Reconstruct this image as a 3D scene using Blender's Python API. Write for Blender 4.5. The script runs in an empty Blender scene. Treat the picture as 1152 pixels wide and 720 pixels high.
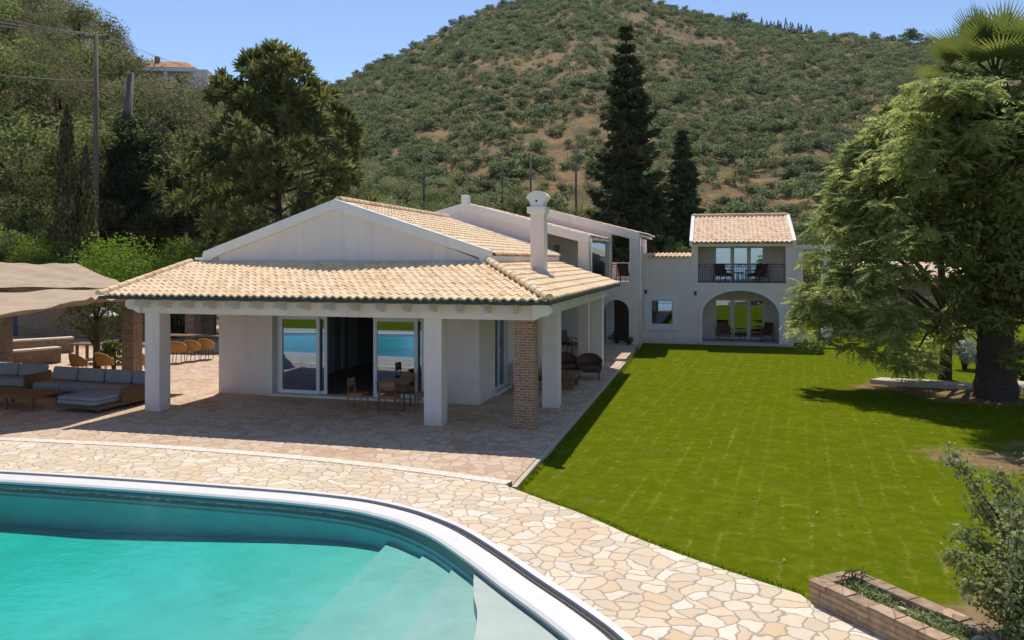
import bpy, bmesh, math, random
import numpy as np
from mathutils import Vector, Matrix
from mathutils.geometry import tessellate_polygon

R = math.radians
PI = math.pi
SC = bpy.context.scene
COL = SC.collection
C = COL.objects

# ------------------------------------------------------------------ camera, sky, sun, exposure
FPX, CAMH, HOR = 900.0, 4.0, 292.0            # focal length in photo pixels, eye height, horizon row
YAW = math.atan2(229.0, FPX)
CA, SA = math.cos(YAW), math.sin(YAW)
cam = bpy.data.cameras.new('camera')
cam.sensor_width = 36.0
cam.lens = FPX / 1152 * 36.0
cam.shift_y = -(360 - HOR) / 1152
cam.clip_end = 5000
camo = bpy.data.objects.new('camera', cam)
C.link(camo)
camo.location = (0, 0, CAMH)
camo.rotation_euler = (PI / 2, 0, YAW)
SC.camera = camo

SUN = Vector((-0.56, 1.66, 3.1)).normalized()  # towards the sun
elev = math.asin(SUN.z)
azim = math.atan2(SUN.x, SUN.y)
w = bpy.data.worlds.new('World')
SC.world = w
w.use_nodes = True
nt = w.node_tree
nt.nodes.clear()
sky = nt.nodes.new('ShaderNodeTexSky')
sky.sky_type = 'NISHITA'
sky.sun_disc = False
sky.sun_elevation = elev
sky.sun_rotation = azim
sky.altitude = 0
sky.air_density = 0.75
sky.dust_density = 0.25
sky.ozone_density = 3.0
bg = nt.nodes.new('ShaderNodeBackground')
bg.inputs['Strength'].default_value = 0.112
wo = nt.nodes.new('ShaderNodeOutputWorld')
nt.links.new(sky.outputs[0], bg.inputs[0])
nt.links.new(bg.outputs[0], wo.inputs[0])

sl = bpy.data.lights.new('sun', 'SUN')
sl.energy = 3.3
sl.angle = R(0.53)
sl.color = (1.0, 0.94, 0.84)
so = bpy.data.objects.new('sun', sl)
C.link(so)
so.rotation_euler = (-SUN).to_track_quat('-Z', 'Y').to_euler()
so.location = (0, 0, 60)

SC.view_settings.view_transform = 'Standard'
SC.view_settings.look = 'None'
SC.view_settings.exposure = 0.55
SC.view_settings.gamma = 1.0
SC.render.engine = 'CYCLES'
SC.cycles.max_bounces = 8
SC.cycles.transparent_max_bounces = 16
SC.cycles.use_denoising = True
SC.cycles.caustics_reflective = False
SC.cycles.caustics_refractive = False
SC.cycles.sample_clamp_indirect = 6


def ray(px, py):
    cx, cz = (px - 576) / FPX, (HOR - py) / FPX
    return Vector((cx * CA - SA, cx * SA + CA, cz))


def onz(px, py, z=0.0):
    r = ray(px, py)
    t = (z - CAMH) / r.z
    return Vector((r.x * t, r.y * t, z))


def ond(px, py, d):
    r = ray(px, py)
    return Vector((r.x * d, r.y * d, CAMH + r.z * d))


# ------------------------------------------------------------------ object helpers
def tag(o, label=None, cat=None, group=None, kind=None):
    if label: o['label'] = label
    if cat: o['category'] = cat
    if group: o['group'] = group
    if kind: o['kind'] = kind
    return o


def empty(name, loc=(0, 0, 0), rz=0.0):
    o = bpy.data.objects.new(name, None)
    o.empty_display_size = 0.3
    o.location = loc
    o.rotation_euler = (0, 0, rz)
    C.link(o)
    return o


def dup(o, parent=None):
    c = o.copy()
    COL.objects.link(c)
    if parent is not None:
        c.parent = parent
    for ch in list(o.children):
        dup(ch, c)
    return c


def setmesh(name, V, F, m, parent=None, rnd=None, smooth=False, loc=None):
    me = bpy.data.meshes.new(name)
    me.from_pydata([tuple(v) for v in V], [], F)
    if smooth:
        me.polygons.foreach_set('use_smooth', [True] * len(me.polygons))
    if rnd is not None:
        a = me.attributes.new('rnd', 'FLOAT', 'FACE')
        a.data.foreach_set('value', rnd)
    me.update()
    o = bpy.data.objects.new(name, me)
    if m is not None:
        for mm in (m if isinstance(m, (list, tuple)) else [m]):
            me.materials.append(mm)
    C.link(o)
    if parent is not None: o.parent = parent
    if loc is not None: o.location = loc
    return o


class MB:
    def __init__(self):
        self.v, self.f, self.sm = [], [], []

    def add(self, V, F, smooth=False):
        n = len(self.v)
        self.v += [tuple(p) for p in V]
        self.f += [tuple(i + n for i in f) for f in F]
        self.sm += [smooth] * len(F)
        return self

    def box(self, x0, y0, z0, x1, y1, z1):
        V = [(x0, y0, z0), (x1, y0, z0), (x1, y1, z0), (x0, y1, z0), (x0, y0, z1), (x1, y0, z1), (x1, y1, z1), (x0, y1, z1)]
        return self.add(V, [(0, 3, 2, 1), (4, 5, 6, 7), (0, 1, 5, 4), (1, 2, 6, 5), (2, 3, 7, 6), (3, 0, 4, 7)])

    def rbox(self, x0, y0, z0, x1, y1, z1, r=0.03, seg=3):
        """box with rounded edges (cushions)"""
        bm = bmesh.new()
        bmesh.ops.create_cube(bm, size=1.0)
        for v in bm.verts:
            v.co = Vector(((x0 + x1) / 2 + v.co.x * (x1 - x0), (y0 + y1) / 2 + v.co.y * (y1 - y0), (z0 + z1) / 2 + v.co.z * (z1 - z0)))
        bmesh.ops.bevel(bm, geom=bm.edges[:], offset=r, segments=seg, affect='EDGES', profile=0.5)
        bm.verts.index_update()
        V = [v.co.copy() for v in bm.verts]
        F = [[v.index for v in f.verts] for f in bm.faces]
        bm.free()
        return self.add(V, F, True)

    def beam(self, a, b, wd, ht, up=(0, 0, 1)):
        """box beam from a to b"""
        a, b = Vector(a), Vector(b)
        d = (b - a).normalized()
        s = d.cross(Vector(up))
        if s.length < 1e-4: s = d.cross(Vector((1, 0, 0)))
        s.normalize()
        u = s.cross(d)
        V = []
        for p in (a, b):
            for i, j in ((-1, -1), (1, -1), (1, 1), (-1, 1)):
                V.append(p + s * (i * wd / 2) + u * (j * ht / 2))
        return self.add(V, [(0, 3, 2, 1), (4, 5, 6, 7), (0, 1, 5, 4), (1, 2, 6, 5), (2, 3, 7, 6), (3, 0, 4, 7)])

    def tube(self, pts, rad, seg=8, caps=True, smooth=True):
        pts = [Vector(p) for p in pts]
        if not isinstance(rad, (list, tuple)): rad = [rad] * len(pts)
        V, F = [], []
        for i, p in enumerate(pts):
            d = (pts[min(i + 1, len(pts) - 1)] - pts[max(i - 1, 0)]).normalized()
            s = d.cross(Vector((0, 0, 1)))
            if s.length < 1e-3: s = Vector((1, 0, 0))
            s.normalize()
            u = s.cross(d)
            for k in range(seg):
                a = 2 * PI * k / seg
                V.append(p + (s * math.cos(a) + u * math.sin(a)) * rad[i])
        for i in range(len(pts) - 1):
            for k in range(seg):
                k2 = (k + 1) % seg
                F.append((i * seg + k, i * seg + k2, (i + 1) * seg + k2, (i + 1) * seg + k))
        if caps:
            F.append(tuple(range(seg))[::-1])
            F.append(tuple(range((len(pts) - 1) * seg, len(pts) * seg)))
        return self.add(V, F, smooth)

    def lathe(self, prof, c=(0, 0, 0), seg=20, smooth=True):
        V, F = [], []
        for r, z in prof:
            for k in range(seg):
                a = 2 * PI * k / seg
                V.append((c[0] + r * math.cos(a), c[1] + r * math.sin(a), c[2] + z))
        for i in range(len(prof) - 1):
            for k in range(seg):
                k2 = (k + 1) % seg
                F.append((i * seg + k, i * seg + k2, (i + 1) * seg + k2, (i + 1) * seg + k))
        return self.add(V, F, smooth)

    def prism(self, outer, holes, fn, t0, t1):
        """polygon (a,b) with holes, extruded from t0 to t1; fn(a,b,t) -> point"""
        loops = [list(outer)] + [list(h) for h in holes]
        flat = [p for l in loops for p in l]
        tris = tessellate_polygon([[Vector((p[0], p[1], 0)) for p in l] for l in loops])
        n = len(flat)
        V = [fn(a, b, t0) for a, b in flat] + [fn(a, b, t1) for a, b in flat]
        F = [tuple(t) for t in tris] + [tuple(i + n for i in t[::-1]) for t in tris]
        s = 0
        for l in loops:
            m = len(l)
            for i in range(m):
                j = (i + 1) % m
                F.append((s + i, s + j, n + s + j, n + s + i))
            s += m
        return self.add(V, F)

    def build(self, name, m, parent=None, bev=0.0, fixn=True):
        me = bpy.data.meshes.new(name)
        me.from_pydata(self.v, [], self.f)
        me.polygons.foreach_set('use_smooth', self.sm)
        if fixn:
            bm = bmesh.new()
            bm.from_mesh(me)
            bmesh.ops.recalc_face_normals(bm, faces=bm.faces)
            bm.to_mesh(me)
            bm.free()
        me.update()
        o = bpy.data.objects.new(name, me)
        me.materials.append(m)
        C.link(o)
        if parent is not None:
            o.parent = parent
        if bev > 0:
            b = o.modifiers.new('bevel', 'BEVEL')
            b.width = bev
            b.segments = 2
            b.limit_method = 'ANGLE'
            b.angle_limit = R(40)
        return o


YP = lambda a, b, t: (a, t, b)      # polygon in x,z extruded along y
XP = lambda a, b, t: (t, a, b)      # polygon in y,z extruded along x
ZP = lambda a, b, t: (a, b, t)      # polygon in x,y extruded along z


def arc(cx, cz, rx, rz, a0, a1, n):
    return [(cx + rx * math.cos(R(a0 + (a1 - a0) * i / n)), cz + rz * math.sin(R(a0 + (a1 - a0) * i / n))) for i in range(n + 1)]


def rect(x0, z0, x1, z1):
    return [(x0, z0), (x1, z0), (x1, z1), (x0, z1)]


# ------------------------------------------------------------------ materials
class NT:
    def __init__(self, name):
        self.m = bpy.data.materials.new(name)
        self.m.use_nodes = True
        self.t = self.m.node_tree
        self.t.nodes.clear()
        self.out = self.t.nodes.new('ShaderNodeOutputMaterial')
        self._co = None

    def n(self, typ, props=None, **inp):
        nd = self.t.nodes.new('ShaderNode' + typ)
        for k, v in (props or {}).items(): setattr(nd, k, v)
        for k, v in inp.items():
            key = k.replace('_', ' ')
            s = nd.inputs.get(key) or nd.inputs.get(k)
            self.put(s, v)
        return nd

    def put(self, s, v):
        if isinstance(v, bpy.types.NodeSocket): self.t.links.new(v, s)
        elif isinstance(v, (tuple, list)) and len(v) == 3 and s.type == 'RGBA': s.default_value = (*v, 1)
        else: s.default_value = v

    def co(self):
        if self._co is None:
            self._co = self.n('TexCoord').outputs['Object']
        return self._co

    def map(self, scale=(1, 1, 1), rot=(0, 0, 0), vec=None):
        return self.n('Mapping', Vector=vec if vec is not None else self.co(), Scale=scale, Rotation=rot).outputs[0]

    def noise(self, scale, detail=4, rough=.55, vec=None, dist=0.0):
        return self.n('TexNoise', Vector=vec if vec is not None else self.co(), Scale=scale, Detail=detail, Roughness=rough, Distortion=dist).outputs[0]

    def ramp(self, fac, stops, interp='LINEAR'):
        r = self.n('ValToRGB', Fac=fac)
        r.color_ramp.interpolation = interp
        e = r.color_ramp.elements
        while len(e) < len(stops): e.new(0.5)
        for i, (p, c) in enumerate(stops):
            e[i].position = p
            e[i].color = (*c, 1) if len(c) == 3 else c
        return r.outputs[0]

    def mix(self, fac, a, b, mode='MIX'):
        nd = self.t.nodes.new('ShaderNodeMix')
        nd.data_type = 'RGBA'
        nd.blend_type = mode
        self.put(nd.inputs[0], fac)
        self.put(nd.inputs[6], a)
        self.put(nd.inputs[7], b)
        return nd.outputs[2]

    def math(self, op, a, b=0.0, c=0.0):
        nd = self.t.nodes.new('ShaderNodeMath')
        nd.operation = op
        self.put(nd.inputs[0], a)
        self.put(nd.inputs[1], b)
        self.put(nd.inputs[2], c)
        return nd.outputs[0]

    def bump(self, h, strength=.3, dist=.02):
        return self.n('Bump', Strength=strength, Distance=dist, Height=h).outputs[0]

    def pbr(self, col, rough=.7, nrm=None, spec=.3, metal=0.0):
        b = self.n('BsdfPrincipled', Base_Color=col, Roughness=rough, Metallic=metal)
        b.inputs['Specular IOR Level'].default_value = spec
        if nrm is not None: self.t.links.new(nrm, b.inputs['Normal'])
        return b.outputs[0]

    def surf(self, s):
        self.t.links.new(s, self.out.inputs['Surface'])
        return self.m


def simple(name, c1, c2=None, scale=6.0, rough=.7, bump=.15, dist=.01, spec=.3, metal=0.0, stretch=(1, 1, 1), fine=0):
    t = NT(name)
    v = t.map(stretch) if stretch != (1, 1, 1) else None
    n = t.noise(scale, 5, .6, v)
    col = t.ramp(n, [(.3, c1), (.7, c2 or tuple(x * .82 for x in c1))])
    h = t.noise(fine or scale * 6, 3, .6, v)
    return t.surf(t.pbr(col, rough, t.bump(h, bump, dist), spec, metal))


def plaster(name, c, c2):
    t = NT(name)
    big = t.noise(.7, 5, .65)
    col = t.ramp(big, [(.3, c2), (.62, c)])
    streak = t.noise(2.2, 4, .6, t.map((1.6, 1.6, .16)))
    col = t.mix(t.ramp(streak, [(.55, (0, 0, 0)), (.8, (.55, .55, .55))]), col, tuple(x * .78 for x in c2))
    zz = t.n('SeparateXYZ', Vector=t.co()).outputs[2]
    dirt = t.math('MULTIPLY', t.ramp(t.math('ADD', zz, t.math('MULTIPLY', t.noise(3, 4), .5)), [(.2, (1, 1, 1)), (.62, (0, 0, 0))]), .45)
    col = t.mix(dirt, col, (.42, .35, .28))
    h = t.noise(60, 4, .7)
    h2 = t.noise(5, 3, .5)
    hh = t.math('ADD', t.math('MULTIPLY', h, .35), h2)
    return t.surf(t.pbr(col, .85, t.bump(hh, .25, .02), .2))


def brickmat(name, c1, c2, mort, scale=1.0, bw=.24, bh=.075):
    t = NT(name)
    s = t.n('SeparateXYZ', Vector=t.co())
    u = t.math('ADD', s.outputs[0], s.outputs[1])
    cmb = t.n('CombineXYZ', X=u, Y=s.outputs[2], Z=0.0)
    vv = cmb.outputs[0]
    wob = t.n('TexNoise', Vector=t.co(), Scale=7.0, Detail=2)
    v2 = t.n('VectorMath', {'operation': 'MULTIPLY_ADD'})
    t.t.links.new(wob.outputs['Color'], v2.inputs[0])
    v2.inputs[1].default_value = (.02, .02, 0)
    t.t.links.new(vv, v2.inputs[2])
    b = t.n('TexBrick', Vector=v2.outputs[0], Color1=c1, Color2=c2, Mortar=mort, Scale=scale, Mortar_Size=.011, Bias=0.0, Brick_Width=bw, Row_Height=bh)
    n = t.noise(9, 4)
    col = t.mix(.35, b.outputs[0], t.ramp(n, [(.3, tuple(x * .6 for x in c1)), (.7, tuple(min(1, x * 1.35) for x in c2))]))
    hgt = t.math('SUBTRACT', t.math('MULTIPLY', t.noise(30, 3), .5), b.outputs['Fac'])
    return t.surf(t.pbr(col, .9, t.bump(hgt, .7, .02), .15))


def tilemat(name, stops):
    t = NT(name)
    r = t.n('Attribute', {'attribute_name': 'rnd'}).outputs['Fac']
    col = t.ramp(r, stops)
    n = t.noise(3.0, 5, .6)
    col = t.mix(t.ramp(n, [(.45, (0, 0, 0)), (.75, (.35, .35, .35))]), col, (.70, .50, .33))
    n2 = t.noise(45, 3, .6)
    col = t.mix(t.ramp(n2, [(.5, (0, 0, 0)), (.8, (.35, .35, .35))]), col, (.86, .67, .45))
    return t.surf(t.pbr(col, .85, t.bump(n2, .15, .006), .2))


def leafmat(name, stops, transl=.48, rough=.7, spec=.12):
    t = NT(name)
    r = t.n('Attribute', {'attribute_name': 'rnd'}).outputs['Fac']
    col = t.ramp(r, [(p, tuple(min(1, x * 2.8) for x in c)) for p, c in stops])
    oi = t.n('ObjectInfo').outputs['Random']
    hsv = t.n('HueSaturation', Color=col, Hue=t.math('MULTIPLY_ADD', oi, .03, .485), Value=t.math('MULTIPLY_ADD', oi, .4, .8), Saturation=1.0)
    col = hsv.outputs[0]
    d = t.pbr(col, rough, None, spec)
    tr = t.n('BsdfTranslucent', Color=t.n('HueSaturation', Color=col, Value=1.35, Saturation=1.1).outputs[0])
    mx = t.n('MixShader', Fac=transl)
    t.t.links.new(d, mx.inputs[1])
    t.t.links.new(tr.outputs[0], mx.inputs[2])
    return t.surf(mx.outputs[0])


def pavemat(name, scale, stops, grout, gw=.05, stretch=(1, 1, 1)):
    t = NT(name)
    wob = t.n('TexNoise', Vector=t.co(), Scale=1.6, Detail=3)
    v2 = t.n('VectorMath', {'operation': 'MULTIPLY_ADD'})
    t.t.links.new(wob.outputs['Color'], v2.inputs[0])
    v2.inputs[1].default_value = (.6, .6, 0)
    t.t.links.new(t.map(stretch), v2.inputs[2])
    vec = v2.outputs[0]
    props = {'voronoi_dimensions': '2D', 'feature': 'F1'}
    cell = t.n('TexVoronoi', props, Vector=vec, Scale=scale, Randomness=.9)
    edge = t.n('TexVoronoi', {'voronoi_dimensions': '2D', 'feature': 'DISTANCE_TO_EDGE'}, Vector=vec, Scale=scale, Randomness=.9)
    sep = t.n('SeparateColor', Color=cell.outputs['Color'])
    col = t.ramp(sep.outputs[0], stops)
    n = t.noise(7, 6, .65)
    col = t.mix(t.ramp(n, [(.35, (.0, .0, .0)), (.75, (.5, .5, .5))]), col, (.60, .42, .24))
    n3 = t.noise(.5, 3, .6)
    col = t.mix(t.ramp(n3, [(.4, (0, 0, 0)), (.7, (.4, .4, .4))]), col, (.66, .52, .38))
    e = t.math('ADD', edge.outputs['Distance'], t.math('MULTIPLY', t.math('SUBTRACT', t.noise(14, 3), .5), .06))
    g = t.ramp(e, [(gw * .55, (1, 1, 1)), (gw * 1.3, (0, 0, 0))])
    col = t.mix(g, col, grout)
    h = t.math('ADD', t.ramp(e, [(0.0, (0, 0, 0)), (gw * 2.2, (1, 1, 1))]), t.math('MULTIPLY', t.noise(22, 4), .5))
    return t.surf(t.pbr(col, .8, t.bump(h, .5, .02), .25))


M = {}
M['plaster'] = plaster('plaster_white', (.84, .725, .665), (.78, .665, .60))
M['trim'] = plaster('plaster_trim', (.82, .78, .74), (.76, .72, .68))
M['grey'] = plaster('plaster_grey', (.60, .60, .60), (.53, .53, .54))
M['white'] = simple('white_paint', (.78, .78, .78), (.72, .72, .72), 3, .35, .05)
M['tile'] = tilemat('roof_tile', [(0, (.70, .47, .27)), (.35, (.80, .59, .36)), (.7, (.84, .66, .43)), (1, (.76, .57, .37))])
M['tile_old'] = tilemat('roof_tile_far', [(0, (.66, .42, .26)), (.4, (.76, .53, .35)), (1, (.79, .60, .43))])
M['tile_red'] = tilemat('roof_tile_red', [(0, (.42, .17, .08)), (.5, (.52, .22, .11)), (1, (.48, .25, .15))])
M['gutter'] = simple('dark_green_grey', (.055, .065, .055), (.035, .04, .035), 8, .5, .1)
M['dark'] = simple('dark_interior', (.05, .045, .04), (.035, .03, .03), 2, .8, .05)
M['brick'] = brickmat('thin_brick', (.27, .115, .065), (.40, .22, .13), (.52, .45, .36), 1.0, .20, .065)
M['oldbrick'] = brickmat('old_brick', (.19, .13, .09), (.29, .215, .15), (.30, .25, .20), 1.0, .3, .11)
M['stonewall'] = brickmat('planter_brick', (.36, .23, .14), (.52, .37, .245), (.21, .155, .11), 1.0, .34, .066)
PS = [(0, (.52, .44, .34)), (.25, (.64, .51, .36)), (.45, (.70, .62, .49)), (.6, (.60, .43, .26)), (.75, (.58, .50, .40)), (1, (.76, .70, .60))]
M['pave'] = pavemat('crazy_paving', 4.0, PS, (.36, .29, .22), .045)
M['pave2'] = pavemat('porch_paving', 3.6, [(0, (.50, .34, .24)), (.3, (.43, .26, .165)), (.6, (.60, .45, .33)), (1, (.52, .40, .32))], (.34, .28, .22), .05)
M['strip'] = pavemat('pale_stone_strip', 5.5, [(0, (.74, .68, .60)), (.5, (.82, .77, .70)), (1, (.70, .63, .55))], (.58, .50, .42), .05)
M['coping'] = simple('white_coping', (.70, .68, .66), (.62, .60, .57), 3, .5, .1)
M['grate'] = simple('dark_grate', (.09, .065, .055), (.05, .04, .04), 14, .45, .4)
M['wood'] = simple('teak', (.24, .12, .055), (.16, .075, .035), 5, .5, .2, stretch=(1, 8, 8))
M['woodl'] = simple('pale_teak', (.34, .18, .08), (.25, .125, .055), 5, .5, .2, stretch=(8, 8, 1))
M['teakd'] = simple('weathered_teak', (.15, .092, .058), (.10, .062, .04), 6, .6, .2, stretch=(1, 8, 8))
M['darkwood'] = simple('dark_wood', (.10, .045, .028), (.06, .03, .02), 6, .45, .2)
M['cush'] = simple('grey_fabric', (.30, .31, .34), (.25, .26, .29), 8, .95, .35, .006, fine=160)
M['cushl'] = simple('cream_fabric', (.62, .58, .52), (.55, .51, .46), 8, .95, .3, .006, fine=160)
M['leather'] = simple('brown_leather', (.13, .055, .035), (.085, .035, .025), 7, .5, .2)
M['rattan'] = simple('mustard_rattan', (.46, .26, .07), (.34, .18, .045), 20, .6, .6, .01, stretch=(1, 1, 3), fine=70)
M['iron'] = simple('black_iron', (.03, .03, .032), (.02, .02, .02), 10, .45, .1, metal=.6)
M['bark'] = simple('bark', (.12, .085, .06), (.06, .042, .03), 5, .95, .9, .05, stretch=(3, 3, .6), fine=14)
M['palmbark'] = simple('palm_bark', (.13, .09, .065), (.065, .042, .032), 4, .95, 1.0, .06, stretch=(1, 1, 5), fine=9)
M['pole'] = simple('weathered_pole', (.20, .16, .14), (.12, .095, .085), 4, .9, .5, .02, stretch=(4, 4, .4))
M['cable'] = simple('cable', (.42, .36, .33), (.34, .29, .27), 3, .6, .05)
M['blue'] = simple('blue_paint', (.03, .075, .14), (.025, .06, .11), 4, .5, .1)
M['soil'] = simple('dry_soil', (.34, .23, .14), (.22, .145, .085), 5, .95, .6, .03)
M['slab'] = simple('stone_slab', (.55, .47, .38), (.44, .37, .29), 3, .85, .4, .02)
M['curtain'] = simple('white_curtain', (.66, .64, .62), (.55, .53, .52), 9, .9, .3, stretch=(6, 6, .3))
M['inwall'] = simple('room_wall', (.42, .39, .36), (.38, .35, .33), 1.5, .85, .05)
M['infloor'] = simple('room_floor', (.32, .28, .25), (.26, .23, .20), 2, .35, .05)


def canvas():
    t = NT('tan_canvas')
    n = t.noise(1.3, 5, .6, t.map((1, 2.5, 1)))
    col = t.ramp(n, [(.3, (.50, .37, .255)), (.7, (.61, .48, .345))])
    weave = t.noise(90, 2)
    wr = t.noise(2.2, 4, .6, t.map((.5, 3.2, 1)), .6)
    nm = t.bump(t.math('ADD', t.math('MULTIPLY', weave, .05), wr), .8, .06)
    d = t.pbr(col, .95, nm, .1)
    tr = t.n('BsdfTranslucent', Color=col)
    mx = t.n('MixShader', Fac=.2)
    t.t.links.new(d, mx.inputs[1])
    t.t.links.new(tr.outputs[0], mx.inputs[2])
    return t.surf(mx.outputs[0])


M['canvas'] = canvas()


def glass(name, refl=.35, tint=(.75, .8, .8)):
    t = NT(name)
    fr = t.n('Fresnel', IOR=1.5).outputs[0]
    fac = t.math('MINIMUM', t.math('MULTIPLY_ADD', fr, 1.0, refl), 1.0)
    tr = t.n('BsdfTransparent', Color=tint)
    gl = t.n('BsdfGlossy', Color=(.50, .64, .84), Roughness=.01)
    mx = t.n('MixShader', Fac=fac)
    t.t.links.new(tr.outputs[0], mx.inputs[1])
    t.t.links.new(gl.outputs[0], mx.inputs[2])
    return t.surf(mx.outputs[0])


M['glass'] = glass('window_glass', .38, (.6, .64, .65))


def watermat():
    t = NT('pool_water')
    n = t.noise(2.2, 3, .5, t.map((1, 1.6, 1)))
    n2 = t.noise(9, 2, .5)
    nm = t.bump(t.math('ADD', n, t.math('MULTIPLY', n2, .4)), .2, .05)
    fr = t.n('Fresnel', IOR=1.2, Normal=nm).outputs[0]
    tr = t.n('BsdfTransparent', Color=(.97, 1, 1))
    gl = t.n('BsdfGlossy', Color=(1, 1, 1), Roughness=.03, Normal=nm)
    mx = t.n('MixShader', Fac=fr)
    t.t.links.new(tr.outputs[0], mx.inputs[1])
    t.t.links.new(gl.outputs[0], mx.inputs[2])
    va = t.n('VolumeAbsorption', Color=(.08, .955, .93), Density=1.2)
    t.t.links.new(va.outputs[0], t.out.inputs['Volume'])
    return t.surf(mx.outputs[0])


M['water'] = watermat()


def poolmat():
    t = NT('pool_lining')
    n = t.noise(.55, 5, .6, None, .6)
    n2 = t.noise(1.7, 5, .6, None, 1.0)
    col = t.ramp(t.math('ADD', t.math('MULTIPLY', n, .65), t.math('MULTIPLY', n2, .35)), [(.34, (.46, .375, .345)), (.66, (.60, .49, .455))])
    return t.surf(t.pbr(col, .6, t.bump(t.noise(20, 3), .1, .01), .2))


M['lining'] = poolmat()
M['walltile'] = simple('teal_pool_wall', (.26, .82, .92), (.20, .72, .84), 3, .5, .05)  # teal brightened to stand in for light scattered in the water
M['benchmat'] = simple('pale_pool_bench', (.56, .52, .48), (.48, .44, .40), 2.5, .6, .1)
M['poolband'] = simple('blue_pool_tiles', (.10, .22, .28), (.07, .17, .23), 18, .3, .1)


def lawnmat():
    t = NT('lawn_turf')
    dry = t.n('Attribute', {'attribute_name': 'dry'}).outputs['Fac']
    big = t.noise(.22, 5, .6)
    mid = t.noise(1.6, 5, .65)
    fine = t.noise(38, 4, .7, t.map((1, 1, 1)))
    col = t.ramp(big, [(.3, (.112, .138, .004)), (.7, (.150, .165, .007))])
    col = t.mix(t.ramp(mid, [(.4, (0, 0, 0)), (.75, (.6, .6, .6))]), col, (.135, .148, .008))
    col = t.mix(t.ramp(fine, [(.35, (.6, .6, .6)), (.6, (0, 0, 0))]), col, (.07, .105, .004))
    # seams of the rolled turf
    wob = t.n('TexNoise', Vector=t.co(), Scale=2.0, Detail=7, Roughness=.7)
    v2 = t.n('VectorMath', {'operation': 'MULTIPLY_ADD'})
    t.t.links.new(wob.outputs['Color'], v2.inputs[0])
    v2.inputs[1].default_value = (.26, .30, 0)
    t.t.links.new(t.map((1, 1, 1), (0, 0, R(-84.5))), v2.inputs[2])
    br = t.n('TexBrick', Vector=v2.outputs[0], Scale=1.0, Mortar_Size=.05, Mortar_Smooth=1.0, Brick_Width=1.9, Row_Height=.41)
    m1 = t.ramp(t.noise(.9, 5, .75, t.map((1, .45, 1))), [(.40, (0, 0, 0)), (.56, (1, 1, 1))])
    m2 = t.ramp(t.noise(11, 4, .75), [(.40, (0, 0, 0)), (.66, (1, 1, 1))])
    seam = t.math('MULTIPLY', t.math('MULTIPLY', br.outputs['Fac'], m1), m2)
    col = t.mix(t.math('MULTIPLY', seam, .95), col, (.36, .275, .07))
    worn = t.ramp(t.noise(.75, 6, .75), [(.52, (0, 0, 0)), (.75, (.7, .7, .7))])
    col = t.mix(worn, col, (.105, .105, .022))
    mott = t.noise(3.2, 5, .75)
    col = t.mix(t.ramp(mott, [(.45, (.75, .75, .75)), (.62, (0, 0, 0))]), col, (.074, .106, .003))
    col = t.mix(t.ramp(t.noise(5.5, 5, .8), [(.52, (0, 0, 0)), (.72, (.75, .75, .75))]), col, (.17, .165, .010))
    speck = t.ramp(t.noise(70, 2, .8), [(.62, (0, 0, 0)), (.78, (.6, .6, .6))])
    col = t.mix(speck, col, (.22, .21, .04))
    dn = t.math('ADD', dry, t.math('MULTIPLY', t.math('SUBTRACT', t.noise(1.3, 6, .7), .5), .9))
    df = t.ramp(dn, [(.42, (0, 0, 0)), (.62, (1, 1, 1))])
    soil = t.ramp(t.noise(4, 5, .7), [(.3, (.15, .10, .045)), (.7, (.28, .19, .10))])
    col = t.mix(df, col, soil)
    h = t.math('ADD', fine, t.math('MULTIPLY', mid, .5))
    return t.surf(t.pbr(col, .9, t.bump(h, .4, .03), .0))


M['lawn'] = lawnmat()


def terrmat():
    t = NT('dry_hillside')
    a = t.noise(.02, 6, .65)
    b = t.noise(.12, 6, .7)
    c = t.noise(1.1, 5, .7)
    col = t.ramp(a, [(.3, (.17, .11, .055)), (.5, (.31, .185, .085)), (.7, (.23, .14, .075))])
    col = t.mix(t.ramp(b, [(.42, (0, 0, 0)), (.6, (.9, .9, .9))]), col, (.095, .085, .035))
    col = t.mix(t.ramp(c, [(.45, (0, 0, 0)), (.7, (.6, .6, .6))]), col, (.055, .06, .022))
    return t.surf(t.pbr(col, .95, t.bump(c, .6, .3), .1))


M['terrain'] = terrmat()
M['fol_jac'] = leafmat('jacaranda_leaf', [(0, (.068, .078, .026)), (.45, (.104, .113, .042)), (.85, (.152, .153, .066)), (1, (.19, .18, .10))], .52)
M['fol_mag'] = leafmat('magnolia_leaf', [(0, (.050, .072, .022)), (.55, (.078, .104, .030)), (.80, (.10, .12, .035)), (.86, (.13, .095, .03)), (1, (.17, .115, .035))], .5, .6, .2)
M['fol_dark'] = leafmat('dark_pine_leaf', [(0, (.026, .031, .011)), (.6, (.050, .056, .019)), (1, (.11, .112, .040))], .35)
M['fol_con'] = leafmat('conifer_needle', [(0, (.020, .026, .012)), (.6, (.032, .040, .017)), (1, (.055, .062, .028))], .25)
M['fol_olive'] = leafmat('olive_leaf', [(0, (.06, .07, .032)), (.6, (.09, .10, .046)), (1, (.14, .145, .075))], .45)
M['fol_wood'] = leafmat('woodland_leaf', [(0, (.028, .034, .012)), (.5, (.052, .060, .020)), (1, (.115, .118, .042))], .35)
M['fol_pine'] = leafmat('pine_leaf', [(0, (.036, .037, .018)), (.5, (.068, .068, .031)), (1, (.13, .122, .058))], .35)
M['fol_bright'] = leafmat('bright_hedge_leaf', [(0, (.034, .056, .008)), (.6, (.055, .084, .012)), (1, (.085, .11, .02))], .4)
M['fol_ivy'] = leafmat('ivy_leaf', [(0, (.018, .022, .011)), (.7, (.034, .040, .016)), (1, (.08, .095, .026))], .3)
M['fol_grey'] = leafmat('grey_green_leaf', [(0, (.060, .078, .030)), (.6, (.10, .118, .05)), (1, (.16, .165, .095))], .4)
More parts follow.
